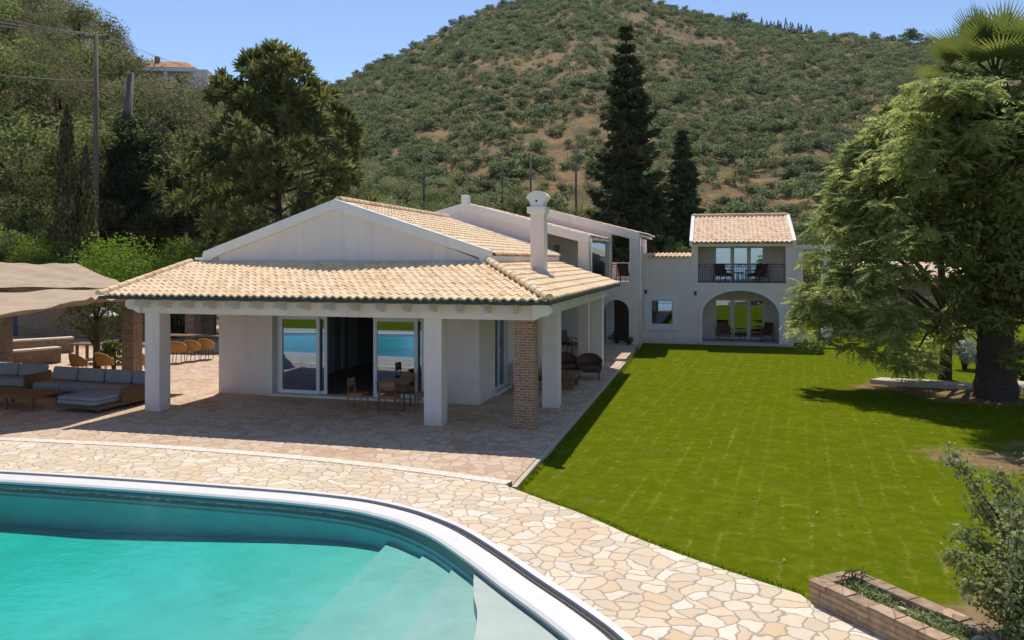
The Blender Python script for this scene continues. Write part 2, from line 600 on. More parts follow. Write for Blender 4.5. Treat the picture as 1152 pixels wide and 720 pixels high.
M['fol_silver'] = leafmat('silver_leaf', [(0, (.10, .115, .09)), (1, (.17, .18, .155))], .15)
M['fol_palm'] = leafmat('palm_leaf', [(0, (.04, .055, .016)), (.7, (.065, .082, .022)), (1, (.12, .12, .04))], .45)
M['fol_dead'] = leafmat('dead_palm_leaf', [(0, (.08, .065, .042)), (1, (.135, .115, .08))], .15)
M['fol_scrub'] = leafmat('scrub_leaf', [(0, (.034, .038, .021)), (.35, (.048, .060, .026)), (.7, (.068, .080, .036)), (.9, (.095, .090, .050)), (1, (.115, .090, .058))], .4)
M['fol_cyp'] = leafmat('cypress_leaf', [(0, (.022, .024, .011)), (.6, (.042, .042, .018)), (1, (.075, .072, .032))], .25)
M['fol_red'] = leafmat('red_shrub_leaf', [(0, (.018, .018, .010)), (1, (.05, .026, .018))], .15)
M['blade'] = leafmat('grass_blade', [(0, (.045, .066, .002)), (.7, (.064, .080, .003)), (1, (.11, .10, .015))], .5)

# ------------------------------------------------------------------ foliage
def unit(n, rng):
    v = rng.normal(size=(n, 3))
    return v / np.linalg.norm(v, axis=1, keepdims=True)


def leaves(P, Nn, size, aspect, rng, T=None, fold=.0):
    """diamond leaves at P facing Nn; returns V (4n,3)"""
    n = len(P)
    Nn = Nn / (np.linalg.norm(Nn, axis=1, keepdims=True) + 1e-9)
    if T is None: T = rng.normal(size=(n, 3))
    T = T - Nn * (T * Nn).sum(1, keepdims=True)
    T /= (np.linalg.norm(T, axis=1, keepdims=True) + 1e-9)
    B = np.cross(Nn, T)
    s = (np.asarray(size) * (0.65 + 0.7 * rng.random(n)))[:, None] if np.ndim(size) == 0 else np.asarray(size)[:, None]
    V = np.empty((n, 4, 3))
    V[:, 0] = P - T * s * .5
    V[:, 1] = P + B * s * aspect * .5 + Nn * s * fold
    V[:, 2] = P + T * s * .5
    V[:, 3] = P - B * s * aspect * .5 + Nn * s * fold
    return V.reshape(-1, 3)


def quadobj(name, V, m, parent=None, rnd=None, rng=None):
    n = len(V) // 4
    me = bpy.data.meshes.new(name)
    me.vertices.add(n * 4)
    me.vertices.foreach_set('co', np.ascontiguousarray(V, dtype=np.float32).ravel())
    me.loops.add(n * 4)
    me.loops.foreach_set('vertex_index', np.arange(n * 4, dtype=np.int32))
    me.polygons.add(n)
    me.polygons.foreach_set('loop_start', np.arange(0, n * 4, 4, dtype=np.int32))
    me.polygons.foreach_set('loop_total', np.full(n, 4, dtype=np.int32))
    a = me.attributes.new('rnd', 'FLOAT', 'FACE')
    if rnd is None: rnd = rng.random(n)
    a.data.foreach_set('value', np.ascontiguousarray(rnd, dtype=np.float32))
    me.update(calc_edges=True)
    me.validate()
    o = bpy.data.objects.new(name, me)
    me.materials.append(m)
    C.link(o)
    if parent is not None: o.parent = parent
    return o


def clump_leaves(rng, cl, n_per, leaf, aspect, shell=.5, outward=.8, up=.35):
    """cl: array of (x,y,z,rx,ry,rz)"""
    cl = np.asarray(cl, float)
    k = np.repeat(np.arange(len(cl)), n_per)
    d = unit(len(k), rng)
    f = shell + (1 - shell) * rng.random(len(k)) ** .6
    P = cl[k, :3] + d * cl[k, 3:] * f[:, None]
    Nn = d * outward + rng.normal(size=d.shape) * .55 + np.array([0, 0, up])
    cr = rng.random(len(cl))
    rnd = np.clip(.38 * rng.random(len(k)) + .62 * cr[k], 0, 1)
    return leaves(P, Nn, leaf, aspect, rng), rnd


def make_tree(name, H, W, base, ncl, cr, n_per, leaf, aspect, leafm, seed, trunk_r=.22, barkm=None, shape='round', limbs=7, flat=.8, squash=1.0):
    rng = np.random.default_rng(seed)
    root = empty(name)
    cl = []
    ch = H - base
    tries = 0
    while len(cl) < ncl and tries < 5000:
        tries += 1
        t = rng.random()
        if shape == 'round': env = math.sqrt(max(0, 1 - (2 * t - 1) ** 2 * .92))
        elif shape == 'cone': env = (1 - t) ** .8 * .95 + .08
        else: env = math.sin(PI * min(1, (t * .85 + .15))) ** .7
        rr = W / 2 * env * math.sqrt(rng.random()) * (1 - .3 * cr / (W / 2))
        a = rng.random() * 2 * PI
        x, y, z = rr * math.cos(a), rr * math.sin(a) * squash, base + cr * .4 + t * (ch - cr * .8)
        r = cr * (.65 + .7 * rng.random())
        cl.append((x, y, z, r, r, r * flat))
    V, rnd = clump_leaves(rng, cl, n_per, leaf, aspect)
    tr = MB()
    lean = rng.normal(size=2) * .04 * H
    tp = [(0, 0, -.6), (lean[0] * .2, lean[1] * .2, base * .5), (lean[0] * .6, lean[1] * .6, base + ch * .3), (lean[0], lean[1], H - ch * .25)]
    tr.tube(tp, [trunk_r * 1.25, trunk_r, trunk_r * .7, trunk_r * .2], 9)
    order = sorted(cl, key=lambda c: -(c[0] ** 2 + c[1] ** 2))[:limbs * 2:2]
    for c in order:
        z0 = min(max(base * .6, c[2] - .5 * (abs(c[0]) + abs(c[1])) * .8 - .4), H * .7)
        mid = (c[0] * .45, c[1] * .45, z0 + (c[2] - z0) * .55 + .1)
        tr.tube([(lean[0] * .4, lean[1] * .4, z0), mid, (c[0] * .95, c[1] * .95, c[2])], [trunk_r * .5, trunk_r * .33, trunk_r * .1], 6)
    tr.build('trunk', barkm or M['bark'], root)
    quadobj('crown', V, leafm, root, rnd)
    return root


# ------------------------------------------------------------------ terrain
def interp(x, xs, ys): return np.interp(x, xs, ys)


RPHI = [-180, -120, -90, -60, -33, -20, -12.9, -8, -1.7, 4.7, 8, 10.3, 14, 18.7, 27.3, 32.6, 45, 70, 100, 180]
RPY = [292, 292, 230, 160, 130, 112, 100, 60, 9, -18, -10, 3, 18, 34, 47, 55, 80, 150, 292, 292]   # skyline row of the far hill
RR = [300, 300, 300, 330, 380, 400, 420, 420, 430, 450, 450, 450, 450, 440, 430, 420, 400, 300, 300, 300]
LPHI = [-180, -120, -85, -50, -33, -28, -25, -22, -18, -14, -10, 180]
LZ = [0, 0, 26, 40, 40, 36, 31, 25, 14, 5, 0, 0]


def terrain(x, y):
    x = np.asarray(x, float); y = np.asarray(y, float)
    s = CA * x + SA * y
    d = -SA * x + CA * y
    phi = np.degrees(np.arctan2(s, d))
    r = np.hypot(x, y)
    rr = interp(phi, RPHI, RR)
    py = interp(phi, RPHI, RPY)
    cosp = np.clip(np.cos(np.radians(phi)), .25, 1)
    zr = CAMH + (HOR - py) / FPX * rr * cosp
    zr = np.where(np.abs(phi) > 98, 0, zr)
    t = np.clip((r - 95) / (rr - 95), 0, 1.6)
    zf = zr * np.where(t <= 1, t ** 1.12, 1 - .35 * (t - 1))
    gul = np.sin(phi * .9 + r * .012) * 2.2 + np.sin(phi * 2.3 - r * .02 + 1) * 1.3 + np.sin(r * .05 + phi * .5) * 1.2
    zf = zf + .5 * gul * np.clip(t * 4, 0, 1) * np.clip((1.0 - np.abs(t - .5) * 2) + .15, 0, 1)
    lz = interp(phi, LPHI, LZ)
    tl = np.clip((r - 50) / 92, 0, 1.4)
    zl = lz * np.where(tl <= 1, tl ** .95, 1 - .2 * (tl - 1))
    z = np.maximum(zf, zl) - .45
    pool = np.clip((x + 34) / 2, 0, 1) * np.clip((5 - x) / 2, 0, 1) * np.clip((y + 3) / 2, 0, 1) * np.clip((16 - y) / 2, 0, 1)
    return z - 2.6 * pool


def tz(x, y): return float(terrain(x, y))


def ghit(px, py, r0=38.0):
    """first point of the ground along the line of sight through a photo pixel"""
    rr = ray(px, py)
    d = r0
    while d < 600:
        p = Vector((0, 0, CAMH)) + rr * d
        if p.z <= tz(p.x, p.y): return Vector((p.x, p.y, tz(p.x, p.y)))
        d += .5
    return None


def at_d(px, d):
    """point of the ground at depth d along photo column px"""
    rr = ray(px, HOR)
    p = rr * d
    return Vector((p.x, p.y, tz(p.x, p.y)))


def build_ground():
    rs = np.concatenate([np.linspace(0.5, 40, 50), np.linspace(41, 160, 90), np.linspace(163, 520, 110), np.linspace(560, 1400, 12)])
    ph = np.concatenate([np.arange(-180, -50, 4.0), np.arange(-50, 50, .5), np.arange(50, 180, 4.0)])
    a = np.radians(ph) - YAW
    X = rs[:, None] * np.sin(a)[None, :]
    Y = rs[:, None] * np.cos(a)[None, :]
    Z = terrain(X, Y)
    far = np.clip((rs[:, None] - 520) / 400, 0, 1)
    Z = Z * (1 - far) - 12 * far
    back = (np.hypot(X, Y) > 45) & (Y < -30)
    Z = np.where(back, -3.5, Z)
    nr, na = X.shape
    V = np.stack([X, Y, Z], -1).reshape(-1, 3)
    F = []
    for i in range(nr - 1):
        for j in range(na):
            j2 = (j + 1) % na
            F.append((i * na + j, i * na + j2, (i + 1) * na + j2, (i + 1) * na + j))
    F.append(tuple(range(na))[::-1])
    o = setmesh('hillside_ground', V, F, M['terrain'], smooth=True)
    bm = bmesh.new(); bm.from_mesh(o.data); bmesh.ops.recalc_face_normals(bm, faces=bm.faces)
    if sum(f.normal.z for f in bm.faces) < 0: bmesh.ops.reverse_faces(bm, faces=bm.faces)
    bm.to_mesh(o.data); bm.free()
    tag(o, kind='structure')


build_ground()

# ------------------------------------------------------------------ pool, terrace, lawn
POOL_OUT = [(-13.1, 12.32), (-10.3, 12.47), (-7.6, 12.52), (-6.6, 12.5), (-5.55, 12.38), (-4.67, 12.08), (-4.08, 11.75), (-3.5, 11.32), (-2.77, 10.6),
            (-2.1, 9.88), (-1.4, 9.15), (-0.86, 8.5), (-.25, 7.5), (.05, 6.4), (.05, 5.2), (-.5, 3.8), (-1.6, 2.7), (-3.2, 1.9), (-5.5, 1.4),
            (-8.5, 1.25), (-12, 1.2), (-17, 1.5), (-22, 2.0), (-26, 3.6), (-28, 6.4), (-26.5, 9.2), (-22, 11.1), (-17, 12.0)]


def spline(pts, k=6, closed=True):
    out = []
    n = len(pts)
    for i in range(n if closed else n - 1):
        if closed: p0, p1, p2, p3 = [Vector((*pts[(i + j) % n], 0)) for j in (-1, 0, 1, 2)]
        else: p0, p1, p2, p3 = [Vector((*pts[min(max(i + j, 0), n - 1)], 0)) for j in (-1, 0, 1, 2)]
        for s in range(k):
            t = s / k
            out.append(.5 * ((2 * p1) + (p2 - p0) * t + (2 * p0 - 5 * p1 + 4 * p2 - p3) * t * t + (3 * p1 - p0 - 3 * p2 + p3) * t ** 3))
    if not closed: out.append(Vector((*pts[-1], 0)))
    return out


def offset(loop, d, closed=True):
    n = len(loop)
    out = []
    for i in range(n):
        a = loop[(i - 1) % n] if closed else loop[max(i - 1, 0)]
        b = loop[(i + 1) % n] if closed else loop[min(i + 1, n - 1)]
        t = (b - a).normalized()
        out.append(loop[i] + Vector((t.y, -t.x, 0)) * d)
    return out


PO = spline(POOL_OUT, 5)          # runs clockwise seen from above: +offset goes inwards
l_out = PO
l_a = offset(PO, .10)
l_b = offset(PO, .25)
l_c = offset(PO, .56)
l_d = offset(PO, .60)


def ringmesh(name, loops, m, parent, profile, smooth=False):
    """profile: list of (loop, z)"""
    n = len(loops[0])
    V, F = [], []
    for lp, z in profile:
        V += [(p.x, p.y, z) for p in lp]
    for k in range(len(profile) - 1):
        for i in range(n):
            j = (i + 1) % n
            F.append((k * n + i, k * n + j, (k + 1) * n + j, (k + 1) * n + i))
    mb = MB().add(V, F, smooth)
    return mb.build(name, m, parent)


pool = empty('swimming_pool', (0, 0, 0))
tag(pool, 'curved swimming pool with white coping and dark overflow channel beside stone paving', 'swimming pool')
ringmesh('outer_coping', [PO], M['coping'], pool, [(l_out, -.30), (l_out, .012), (l_a, .012), (l_a, -.12)])
ringmesh('coping', [PO], M['coping'], pool, [(l_b, -.12), (l_b, .014), (l_c, .006), (l_d, -.02), (l_d, -.055)])
gr = MB()
ga, gb = offset(PO, .101), offset(PO, .249)
V = [(p.x, p.y, -.035) for p in ga] + [(p.x, p.y, -.035) for p in gb]
n = len(ga)
gr.add(V, [(i, (i + 1) % n, n + (i + 1) % n, n + i) for i in range(n)])
gm1, gm2 = offset(PO, .15), offset(PO, .165)
V = [(p.x, p.y, -.02) for p in gm1] + [(p.x, p.y, -.02) for p in gm2]
gr.add(V, [(i, (i + 1) % n, n + (i + 1) % n, n + i) for i in range(n)])
gr.build('overflow_grate', M['grate'], pool)


def floorz(x, y):
    return -.78 + .37 * min(1, max(0, (x + 10.5) / 6.5)) ** 1.2


l_e = offset(PO, .57)
l_f = offset(PO, .54)
l_g = offset(PO, .56)
ringmesh('waterline_tiles', [PO], M['poolband'], pool, [(l_d, -.056), (l_d, -.20)])
ringmesh('upper_wall', [PO], M['walltile'], pool, [(l_d, -.2005), (offset(PO, .605), -.25)])
ledge = offset(PO, .64)
ringmesh('ledge', [PO], M['coping'], pool, [(offset(PO, .60), -.25), (ledge, -.253), (ledge, -.265)])
V, F = [], []
n = len(ledge)
lo2 = offset(PO, .66)
for p in ledge: V.append((p.x, p.y, -.2655))
for p in lo2: V.append((p.x, p.y, floorz(p.x, p.y) - .02))
F = [(i, (i + 1) % n, n + (i + 1) % n, n + i) for i in range(n)]
# floor as a grid of cells clipped by the loop
fl = MB()
fl.add(V, F, True)
fl.build('lower_wall', M['walltile'], pool)
tri = tessellate_polygon([[Vector((p.x, p.y, 0)) for p in lo2]])
bm = bmesh.new()
bv = [bm.verts.new((p.x, p.y, 0)) for p in lo2]
for t in tri:
    try: bm.faces.new([bv[i] for i in t])
    except ValueError: pass
for k in range(14):
    bmesh.ops.bisect_plane(bm, geom=bm.verts[:] + bm.edges[:] + bm.faces[:], plane_co=(-11 + k * .55, 0, 0), plane_no=(1, 0, 0))
for v in bm.verts: v.co.z = floorz(v.co.x, v.co.y)
me = bpy.data.meshes.new('floor')
bmesh.ops.recalc_face_normals(bm, faces=bm.faces)
bm.to_mesh(me); bm.free()
me.materials.append(M['lining'])
o = bpy.data.objects.new('pool_floor', me); C.link(o); o.parent = pool

# underwater steps and bench at the near right end
for k, (pts, z) in enumerate([([(-4.93, 12.2), (-4.82, 10.3), (-4.70, 8.0), (-4.6, 6.0), (-4.5, 5.0)], -.36), ([(-4.13, 11.7), (-4.11, 9.5), (-3.95, 7.2), (-3.8, 5.0)], -.31), ([(-3.52, 10.9), (-3.43, 8.85), (-3.25, 6.7), (-3.1, 5)], -.25)]):
    lp = spline(pts, 5, False)
    right = [p for p in l_d if p.x > -5.2 and p.y > 5.0]
    right = sorted(right, key=lambda p: p.y)
    poly = [(p.x, p.y) for p in lp] + [(p.x + .0, p.y) for p in right if p.x > lp[0].x]
    poly = [(p.x, p.y) for p in lp] + [(q.x, q.y) for q in right if q.y < lp[0].y + .6 and q.x > pts[0][0] - .0]
    MB().prism(poly, [], ZP, -.9, z).build('step', M['lining'], pool)
bp = spline([(-3.02, 9.86), (-2.86, 9.35), (-2.68, 8.9), (-2.52, 8.2), (-2.4, 7.2), (-2.4, 6)], 5, False)
right = sorted([p for p in l_d if p.x > -3.1 and 6.0 < p.y < 10.1], key=lambda p: p.y)
MB().prism([(p.x, p.y) for p in bp] + [(q.x, q.y) for q in right], [], ZP, -.9, -.11).build('bench', M['benchmat'], pool)

# water body
wl = offset(PO, .585)
tri = tessellate_polygon([[Vector((p.x, p.y, 0)) for p in wl]])
n = len(wl)
V = [(p.x, p.y, -.07) for p in wl] + [(p.x, p.y, -.85) for p in wl]
F = [tuple(t) for t in tri] + [tuple(i + n for i in t[::-1]) for t in tri] + [(i, (i + 1) % n, n + (i + 1) % n, n + i) for i in range(n)]
wt = MB().add(V, F).build('water', M['water'])
tag(wt, kind='structure')

# the deck round the pool
LAWN_EDGE = [(-3.5, 13.62), (-2.75, 13.02), (-1.95, 12.4), (-1.2, 11.68), (-.53, 11.14), (.2, 10.62), (.98, 10.12)]
le = [(p.x, p.y) for p in spline(LAWN_EDGE, 4, False)]
outer = [(-60, .5), (3.2, .5), (3.9, 3), (3.9, 6.2), (2.7, 8.2), (1.74, 9.2), (1.06, 9.95)] + le[::-1] + [(-3.6, 13.72)]
strip_line = [(-3.62, 13.72), (-4.83, 14.0), (-6.35, 14.26), (-8.78, 14.5), (-11.98, 14.55), (-15.2, 14.36), (-20, 14.1), (-60, 14.0)]
sp = spline(strip_line, 5, False)
deck_poly = outer + [(p.x, p.y) for p in sp[1:]]
dk = MB().prism(deck_poly, [[(p.x, p.y) for p in l_out]], ZP, -.35, 0.0).build('pool_deck', M['pave'])
tag(dk, kind='structure')
s2 = offset(sp, -.27, False)
if s2[5].y < sp[5].y: s2 = offset(sp, .27, False)
MBs = MB().prism([(p.x, p.y) for p in sp] + [(p.x, p.y) for p in s2[::-1]], [], ZP, -.3, .012).build('paving_strip', M['strip'])
tag(MBs, kind='structure')
terr = [(p.x, p.y) for p in s2[::-1]] + [(-3.5, 13.75), (-3.5, 36.0), (-4.1, 36.0), (-4.1, 44), (-60, 44)]
tr = MB().prism(terr, [], ZP, -.4, .002).build('porch_terrace', M['pave2'])
tag(tr, kind='structure')
kb = MB().box(-3.498, 13.7, -.4, -3.40, 36.0, -.012).build('terrace_kerb', M['slab'], None, .01)
tag(kb, kind='structure')


def lz(x, y):
    z = -.04 - .12 * min(1, max(0, (y - 12.5) / 4.0))
    return z + .10 * min(1, max(0, (y - 30) / 8.0)) if y > 30 else z


def pip(x, y, poly):
    c = False
    j = len(poly) - 1
    for i in range(len(poly)):
        xi, yi = poly[i]; xj, yj = poly[j]
        if (yi > y) != (yj > y) and x < (xj - xi) * (y - yi) / (yj - yi) + xi: c = not c
        j = i
    return c


def build_lawn():
    xs = np.arange(-3.6, 46, .4); ys = np.arange(5.2, 66, .4)
    V, idx, F, dry = [], {}, [], []
    poolp = [(p.x, p.y) for p in l_out]

    def vid(i, j):
        if (i, j) not in idx:
            x, y = xs[i], ys[j]
            idx[(i, j)] = len(V)
            V.append((x, y, lz(x, y)))
            d = 0.0
            for cx, cy, rx, ry, a in ((6.6, 18.2, 2.4, 1.0, -.35), (9.5, 19.5, 3, 2, 0), (7.5, 26.6, 1.5, 1.0, .1), (6.6, 28.5, 2.2, 1.2, .1), (12, 24, 3, 7, 0), (3.6, 9.4, 1.2, 1.4, 0), (7, 13, 1.5, 4, 0)):
                u, v = (x - cx) * math.cos(a) + (y - cy) * math.sin(a), -(x - cx) * math.sin(a) + (y - cy) * math.cos(a)
                d = max(d, 1.15 - .62 * math.hypot(u / rx, v / ry))
            dry.append(max(0, min(1, d)))
        return idx[(i, j)]
    for i in range(len(xs) - 1):
        for j in range(len(ys) - 1):
            x, y = xs[i] + .2, ys[j] + .2
            if x < 1.4 and y < 13.0 and (pip(x, y, poolp) or min((p.x - x) ** 2 + (p.y - y) ** 2 for p in PO) < .6): continue
            F.append((vid(i, j), vid(i + 1, j), vid(i + 1, j + 1), vid(i, j + 1)))
    o = setmesh('lawn', V, F, M['lawn'], smooth=True)
    a = o.data.attributes.new('dry', 'FLOAT', 'POINT')
    a.data.foreach_set('value', dry)
    tag(o, kind='structure')
    o2 = setmesh('rear_lawn', [(-70, -28, -.25), (60, -28, -.25), (60, .9, -.05), (-70, .9, -.05)], [(0, 1, 2, 3)], M['lawn'])
    tag(o2, kind='structure')


build_lawn()
sea = simple('sea_water', (.03, .10, .17), (.025, .085, .15), .3, .12, .3)
o = setmesh('sea', [(-900, -900, -2.6), (900, -900, -2.6), (900, -34, -2.6), (-900, -34, -2.6)], [(0, 1, 2, 3)], sea)
tag(o, kind='structure')


def build_grass():
    rng = np.random.default_rng(5)
    pts = []
    edge = [Vector((p[0], p[1], 0)) for p in le]
    for a, b in zip(edge[:-1], edge[1:]):
        m = int((b - a).length * 420)
        t = rng.random(m)
        nn = Vector((-(b - a).y, (b - a).x, 0)).normalized()
        o_ = .015 + .10 * rng.random(m) ** 2
        pts.append(np.stack([a.x + (b.x - a.x) * t + nn.x * o_, a.y + (b.y - a.y) * t + nn.y * o_], 1))
    m = 5200
    pts.append(np.stack([-3.39 + .09 * rng.random(m) ** 2, 13.8 + 22 * rng.random(m)], 1))
    pts = np.concatenate(pts)
    x, y = pts[:, 0], pts[:, 1]
    z = -.04 - .12 * np.clip((y - 12.5) / 4, 0, 1) + np.where(y > 30, .10 * np.clip((y - 30) / 8, 0, 1), 0)
    keep = np.ones(len(x), bool)
    # leave the planter and the bare soil free
    s_ = (x - 1.05) * .64 - (y - 9.9) * .77
    t_ = (x - 1.05) * .77 + (y - 9.9) * .64
    keep &= ~((s_ > -.1) & (s_ < 3) & (t_ > -.15) & (t_ < .8))
    keep &= ~((((x - 6.6) / 2.2) ** 2 + ((y - 18.2) / 1.0) ** 2) < 1)
    keep &= ~((((x - 7.2) / 2.4) ** 2 + ((y - 27.4) / 1.6) ** 2) < 1)
    x, y, z = x[keep], y[keep], z[keep]
    n = len(x)
    h = (.03 + .035 * rng.random(n)) * (1 + .012 * y)
    wd = .005 + .0006 * y
    a = rng.random(n) * 2 * PI
    dx, dy = np.cos(a) * wd, np.sin(a) * wd
    lx, ly = rng.normal(size=n) * .02, rng.normal(size=n) * .02
    V = np.empty((n, 4, 3))
    V[:, 0] = np.stack([x - dx, y - dy, z], 1)
    V[:, 1] = np.stack([x + dx, y + dy, z], 1)
    V[:, 2] = np.stack([x + dx * .3 + lx, y + dy * .3 + ly, z + h], 1)
    V[:, 3] = np.stack([x - dx * .3 + lx, y - dy * .3 + ly, z + h * .95], 1)
    o = quadobj('grass', V.reshape(-1, 3), M['blade'], None, rng.random(n) ** 1.6)
    tag(o, 'short mown green grass blades covering the lawn', 'grass', kind='stuff')


build_grass()

# ------------------------------------------------------------------ tiled roofs
def tile_roof(name, O, U, L, Vv, S, m, parent, pitch=.21, course=.34, cuts=(), seed=1, arch=.036, step=.018):
    """barrel tiles on the slope O + u*U + v*Vv; cuts: (point, normal) planes that trim what lies beyond"""
    O, U, Vv = Vector(O), Vector(U).normalized(), Vector(Vv).normalized()
    Nn = U.cross(Vv).normalized()
    if Nn.z < 0: Nn = -Nn
    nc = max(1, round(L / pitch)); pit = L / nc
    nr = max(1, round(S / course)); crs = S / nr
    fr = [0, .09, .2, .3, .4, .51, .6, .7, .8, .9]
    pr = [0, .55, .87, 1, .87, .55, 0, -.28, -.4, -.28]
    rg = random.Random(seed)
    V, F, rnd = [], [], []
    for r in range(nr):
        v0 = r * crs; v1 = v0 + crs
        for c in range(nc):
            rn = rg.random()
            jl = rg.uniform(-.012, .012); jh = rg.uniform(-.005, .005); js = rg.uniform(-.006, .006)
            b = len(V)
            us = fr + [1.0]; ps = pr + [0]
            for row, (v, off) in enumerate(((v0 - .02 + jl, .0), (v0 - .02 + jl, step), (v0 - .02 + jl, step), (v1, .0))):
                for uu, pp in zip(us, ps):
                    hh = arch * pp + off + jh
                    if row == 0: hh = arch * pp - (.022 if r == 0 else .004) + jh
                    V.append(O + U * ((c + uu) * pit + js) + Vv * v + Nn * (hh + .03))
            k = len(us)
            for row in (0, 2):
                for i in range(k - 1):
                    F.append((b + row * k + i, b + row * k + i + 1, b + (row + 1) * k + i + 1, b + (row + 1) * k + i))
                    rnd.append(rn)
    me = bpy.data.meshes.new(name)
    me.from_pydata([tuple(p) for p in V], [], F)
    me.polygons.foreach_set('use_smooth', [(i // 10) % 2 == 1 for i in range(len(F))])
    a = me.attributes.new('rnd', 'FLOAT', 'FACE')
    a.data.foreach_set('value', rnd)
    if cuts:
        bm = bmesh.new(); bm.from_mesh(me)
        for pc, pn in cuts:
            bmesh.ops.bisect_plane(bm, geom=bm.verts[:] + bm.edges[:] + bm.faces[:], plane_co=pc, plane_no=pn, clear_outer=True)
        bm.to_mesh(me); bm.free()
    me.materials.append(m)
    o = bpy.data.objects.new(name, me)
    C.link(o)
    o.parent = parent
    return o


def ridge_caps(name, a, b, m, parent, r=.125, seg=.40, seed=3, lift=.05):
    a, b = Vector(a), Vector(b)
    L = (b - a).length
    n = max(1, round(L / seg))
    d = (b - a) / n
    s = d.cross(Vector((0, 0, 1))).normalized()
    u = s.cross(d).normalized()
    rg = random.Random(seed)
    V, F, rnd = [], [], []
    for i in range(n):
        p0 = a + d * i - d * .12
        p1 = a + d * (i + 1)
        rn = rg.random()
        base = len(V)
        K = 9
        for (p, rad) in ((p0, r * .82), (p0, r), (p1, r * .84)):
            for k in range(K):
                an = PI * (k / (K - 1)) * 1.1 - .05 * PI
                V.append(p + s * math.cos(an) * rad + u * (math.sin(an) * rad + lift))
        for row in range(2):
            for k in range(K - 1):
                F.append((base + row * K + k, base + row * K + k + 1, base + (row + 1) * K + k + 1, base + (row + 1) * K + k))
                rnd.append(rn)
        if i == 0:
            F.append(tuple(base + K + k for k in range(K)))
            rnd.append(rn)
    return setmesh(name, V, F, m, parent, rnd, smooth=False)


# ------------------------------------------------------------------ doors and windows
def glazed(parent, name, axis, a0, a1, z0, z1, t, panes, fw=.07, depth=.08, m=None, glassm=None):
    """framed glazing in the plane axis = t; panes: boundaries between sashes"""
    m = m or M['white']
    fn = YP if axis == 'y' else XP
    holes = []
    ed = [a0] + list(panes) + [a1]
    for i in range(len(ed) - 1):
        holes.append(rect(ed[i] + fw, z0 + fw, ed[i + 1] - fw, z1 - fw))
    f = MB().prism(rect(a0, z0, a1, z1), holes, fn, t, t + depth).build(name, m, parent, .006)
    for h in holes:
        x0, zz0 = h[0]; x1, zz1 = h[2]
        MB().prism(rect(x0 - .01, zz0 - .01, x1 + .01, zz1 + .01), [], fn, t + depth * .42, t + depth * .55).build('pane', glassm or M['glass'], f)
    return f


def sconce(parent, x, y, z):
    b = MB().box(x - .05, y - .03, z - .06, x + .05, y, z + .06)
    b.tube([(x, y - .07, z - .10), (x, y - .07, z + .10)], .045, 8)
    b.build('wall_lamp', M['gutter'], parent)


# ------------------------------------------------------------------ front house with the porch
house = empty('porch_house', (-10.4, 21.1, 0))
tag(house, 'low cream gabled house with deep tiled porch on square white columns', 'house')
OFF = Vector((10.4, -21.1, 0))


class HB(MB):
    """MB whose coordinates are world coordinates, built relative to a thing's base"""
    def __init__(self, base):
        super().__init__()
        self.base = base

    def build(self, name, m, parent=None, bev=0.0, fixn=True):
        b = Vector(self.base.location) if parent is None or parent is self.base else Vector(self.base.location)
        self.v = [(p[0] - b.x, p[1] - b.y, p[2] - b.z) for p in self.v]
        return super().build(name, m, parent, bev, fixn)


# all the buildings keep world coordinates in their meshes: their roots sit at the origin of the world but for the offset
house.location = (0, 0, 0)
X0, X1, YF, YB = -14.45, -6.3, 21.1, 31.0
w_ = MB()
w_.prism([(X0, -.1), (X1, -.1), (X1, 4.0), (-10.6, 5.62), (X0, 4.12)], [rect(-12.64, .06, -7.96, 2.36)], YP, YF, YF + .28)
w_.prism([(X0, -.1), (X1, -.1), (X1, 4.0), (-10.6, 5.62), (X0, 4.12)], [], YP, YB - .28, YB)
w_.prism(rect(YF + .28, -.1, YB - .28, 4.0), [rect(22.74, .10, 24.25, 2.30)], XP, X1 - .26, X1)
w_.prism(rect(YF + .28, -.1, YB - .28, 4.0), [], XP, X0, X0 + .26)
w_.build('wall', M['plaster'], house)
# white frame round the door opening
tr_ = MB()
tr_.prism([(-12.78, .0), (-12.64, .0), (-12.64, 2.36), (-7.96, 2.36), (-7.96, 0), (-7.82, 0), (-7.82, 2.48), (-12.78, 2.48)], [], YP, YF - .03, YF + .02)
tr_.build('door_surround', M['trim'], house)
# rake bands on the front gable
ap = (-10.6, 5.74)
MB().prism([(-14.98, 3.98), (-14.92, 4.24), ap, (-5.97, 4.25), (-5.97, 3.90), (-6.22, 3.90), (-6.3, 4.06), (ap[0], ap[1] - .30), (-14.6, 4.05), (-14.62, 3.98)], [], YP, YF - .10, YF + .2).build('gable_band', M['trim'], house, .012)
MB().prism([(-14.98, 3.98), (-14.92, 4.24), ap, (-5.97, 4.25), (-5.97, 3.90), (-6.22, 3.90), (-6.3, 4.06), (ap[0], ap[1] - .30), (-14.6, 4.05), (-14.62, 3.98)], [], YP, YB - .1, YB + .03).build('gable_band', M['trim'], house, .012)
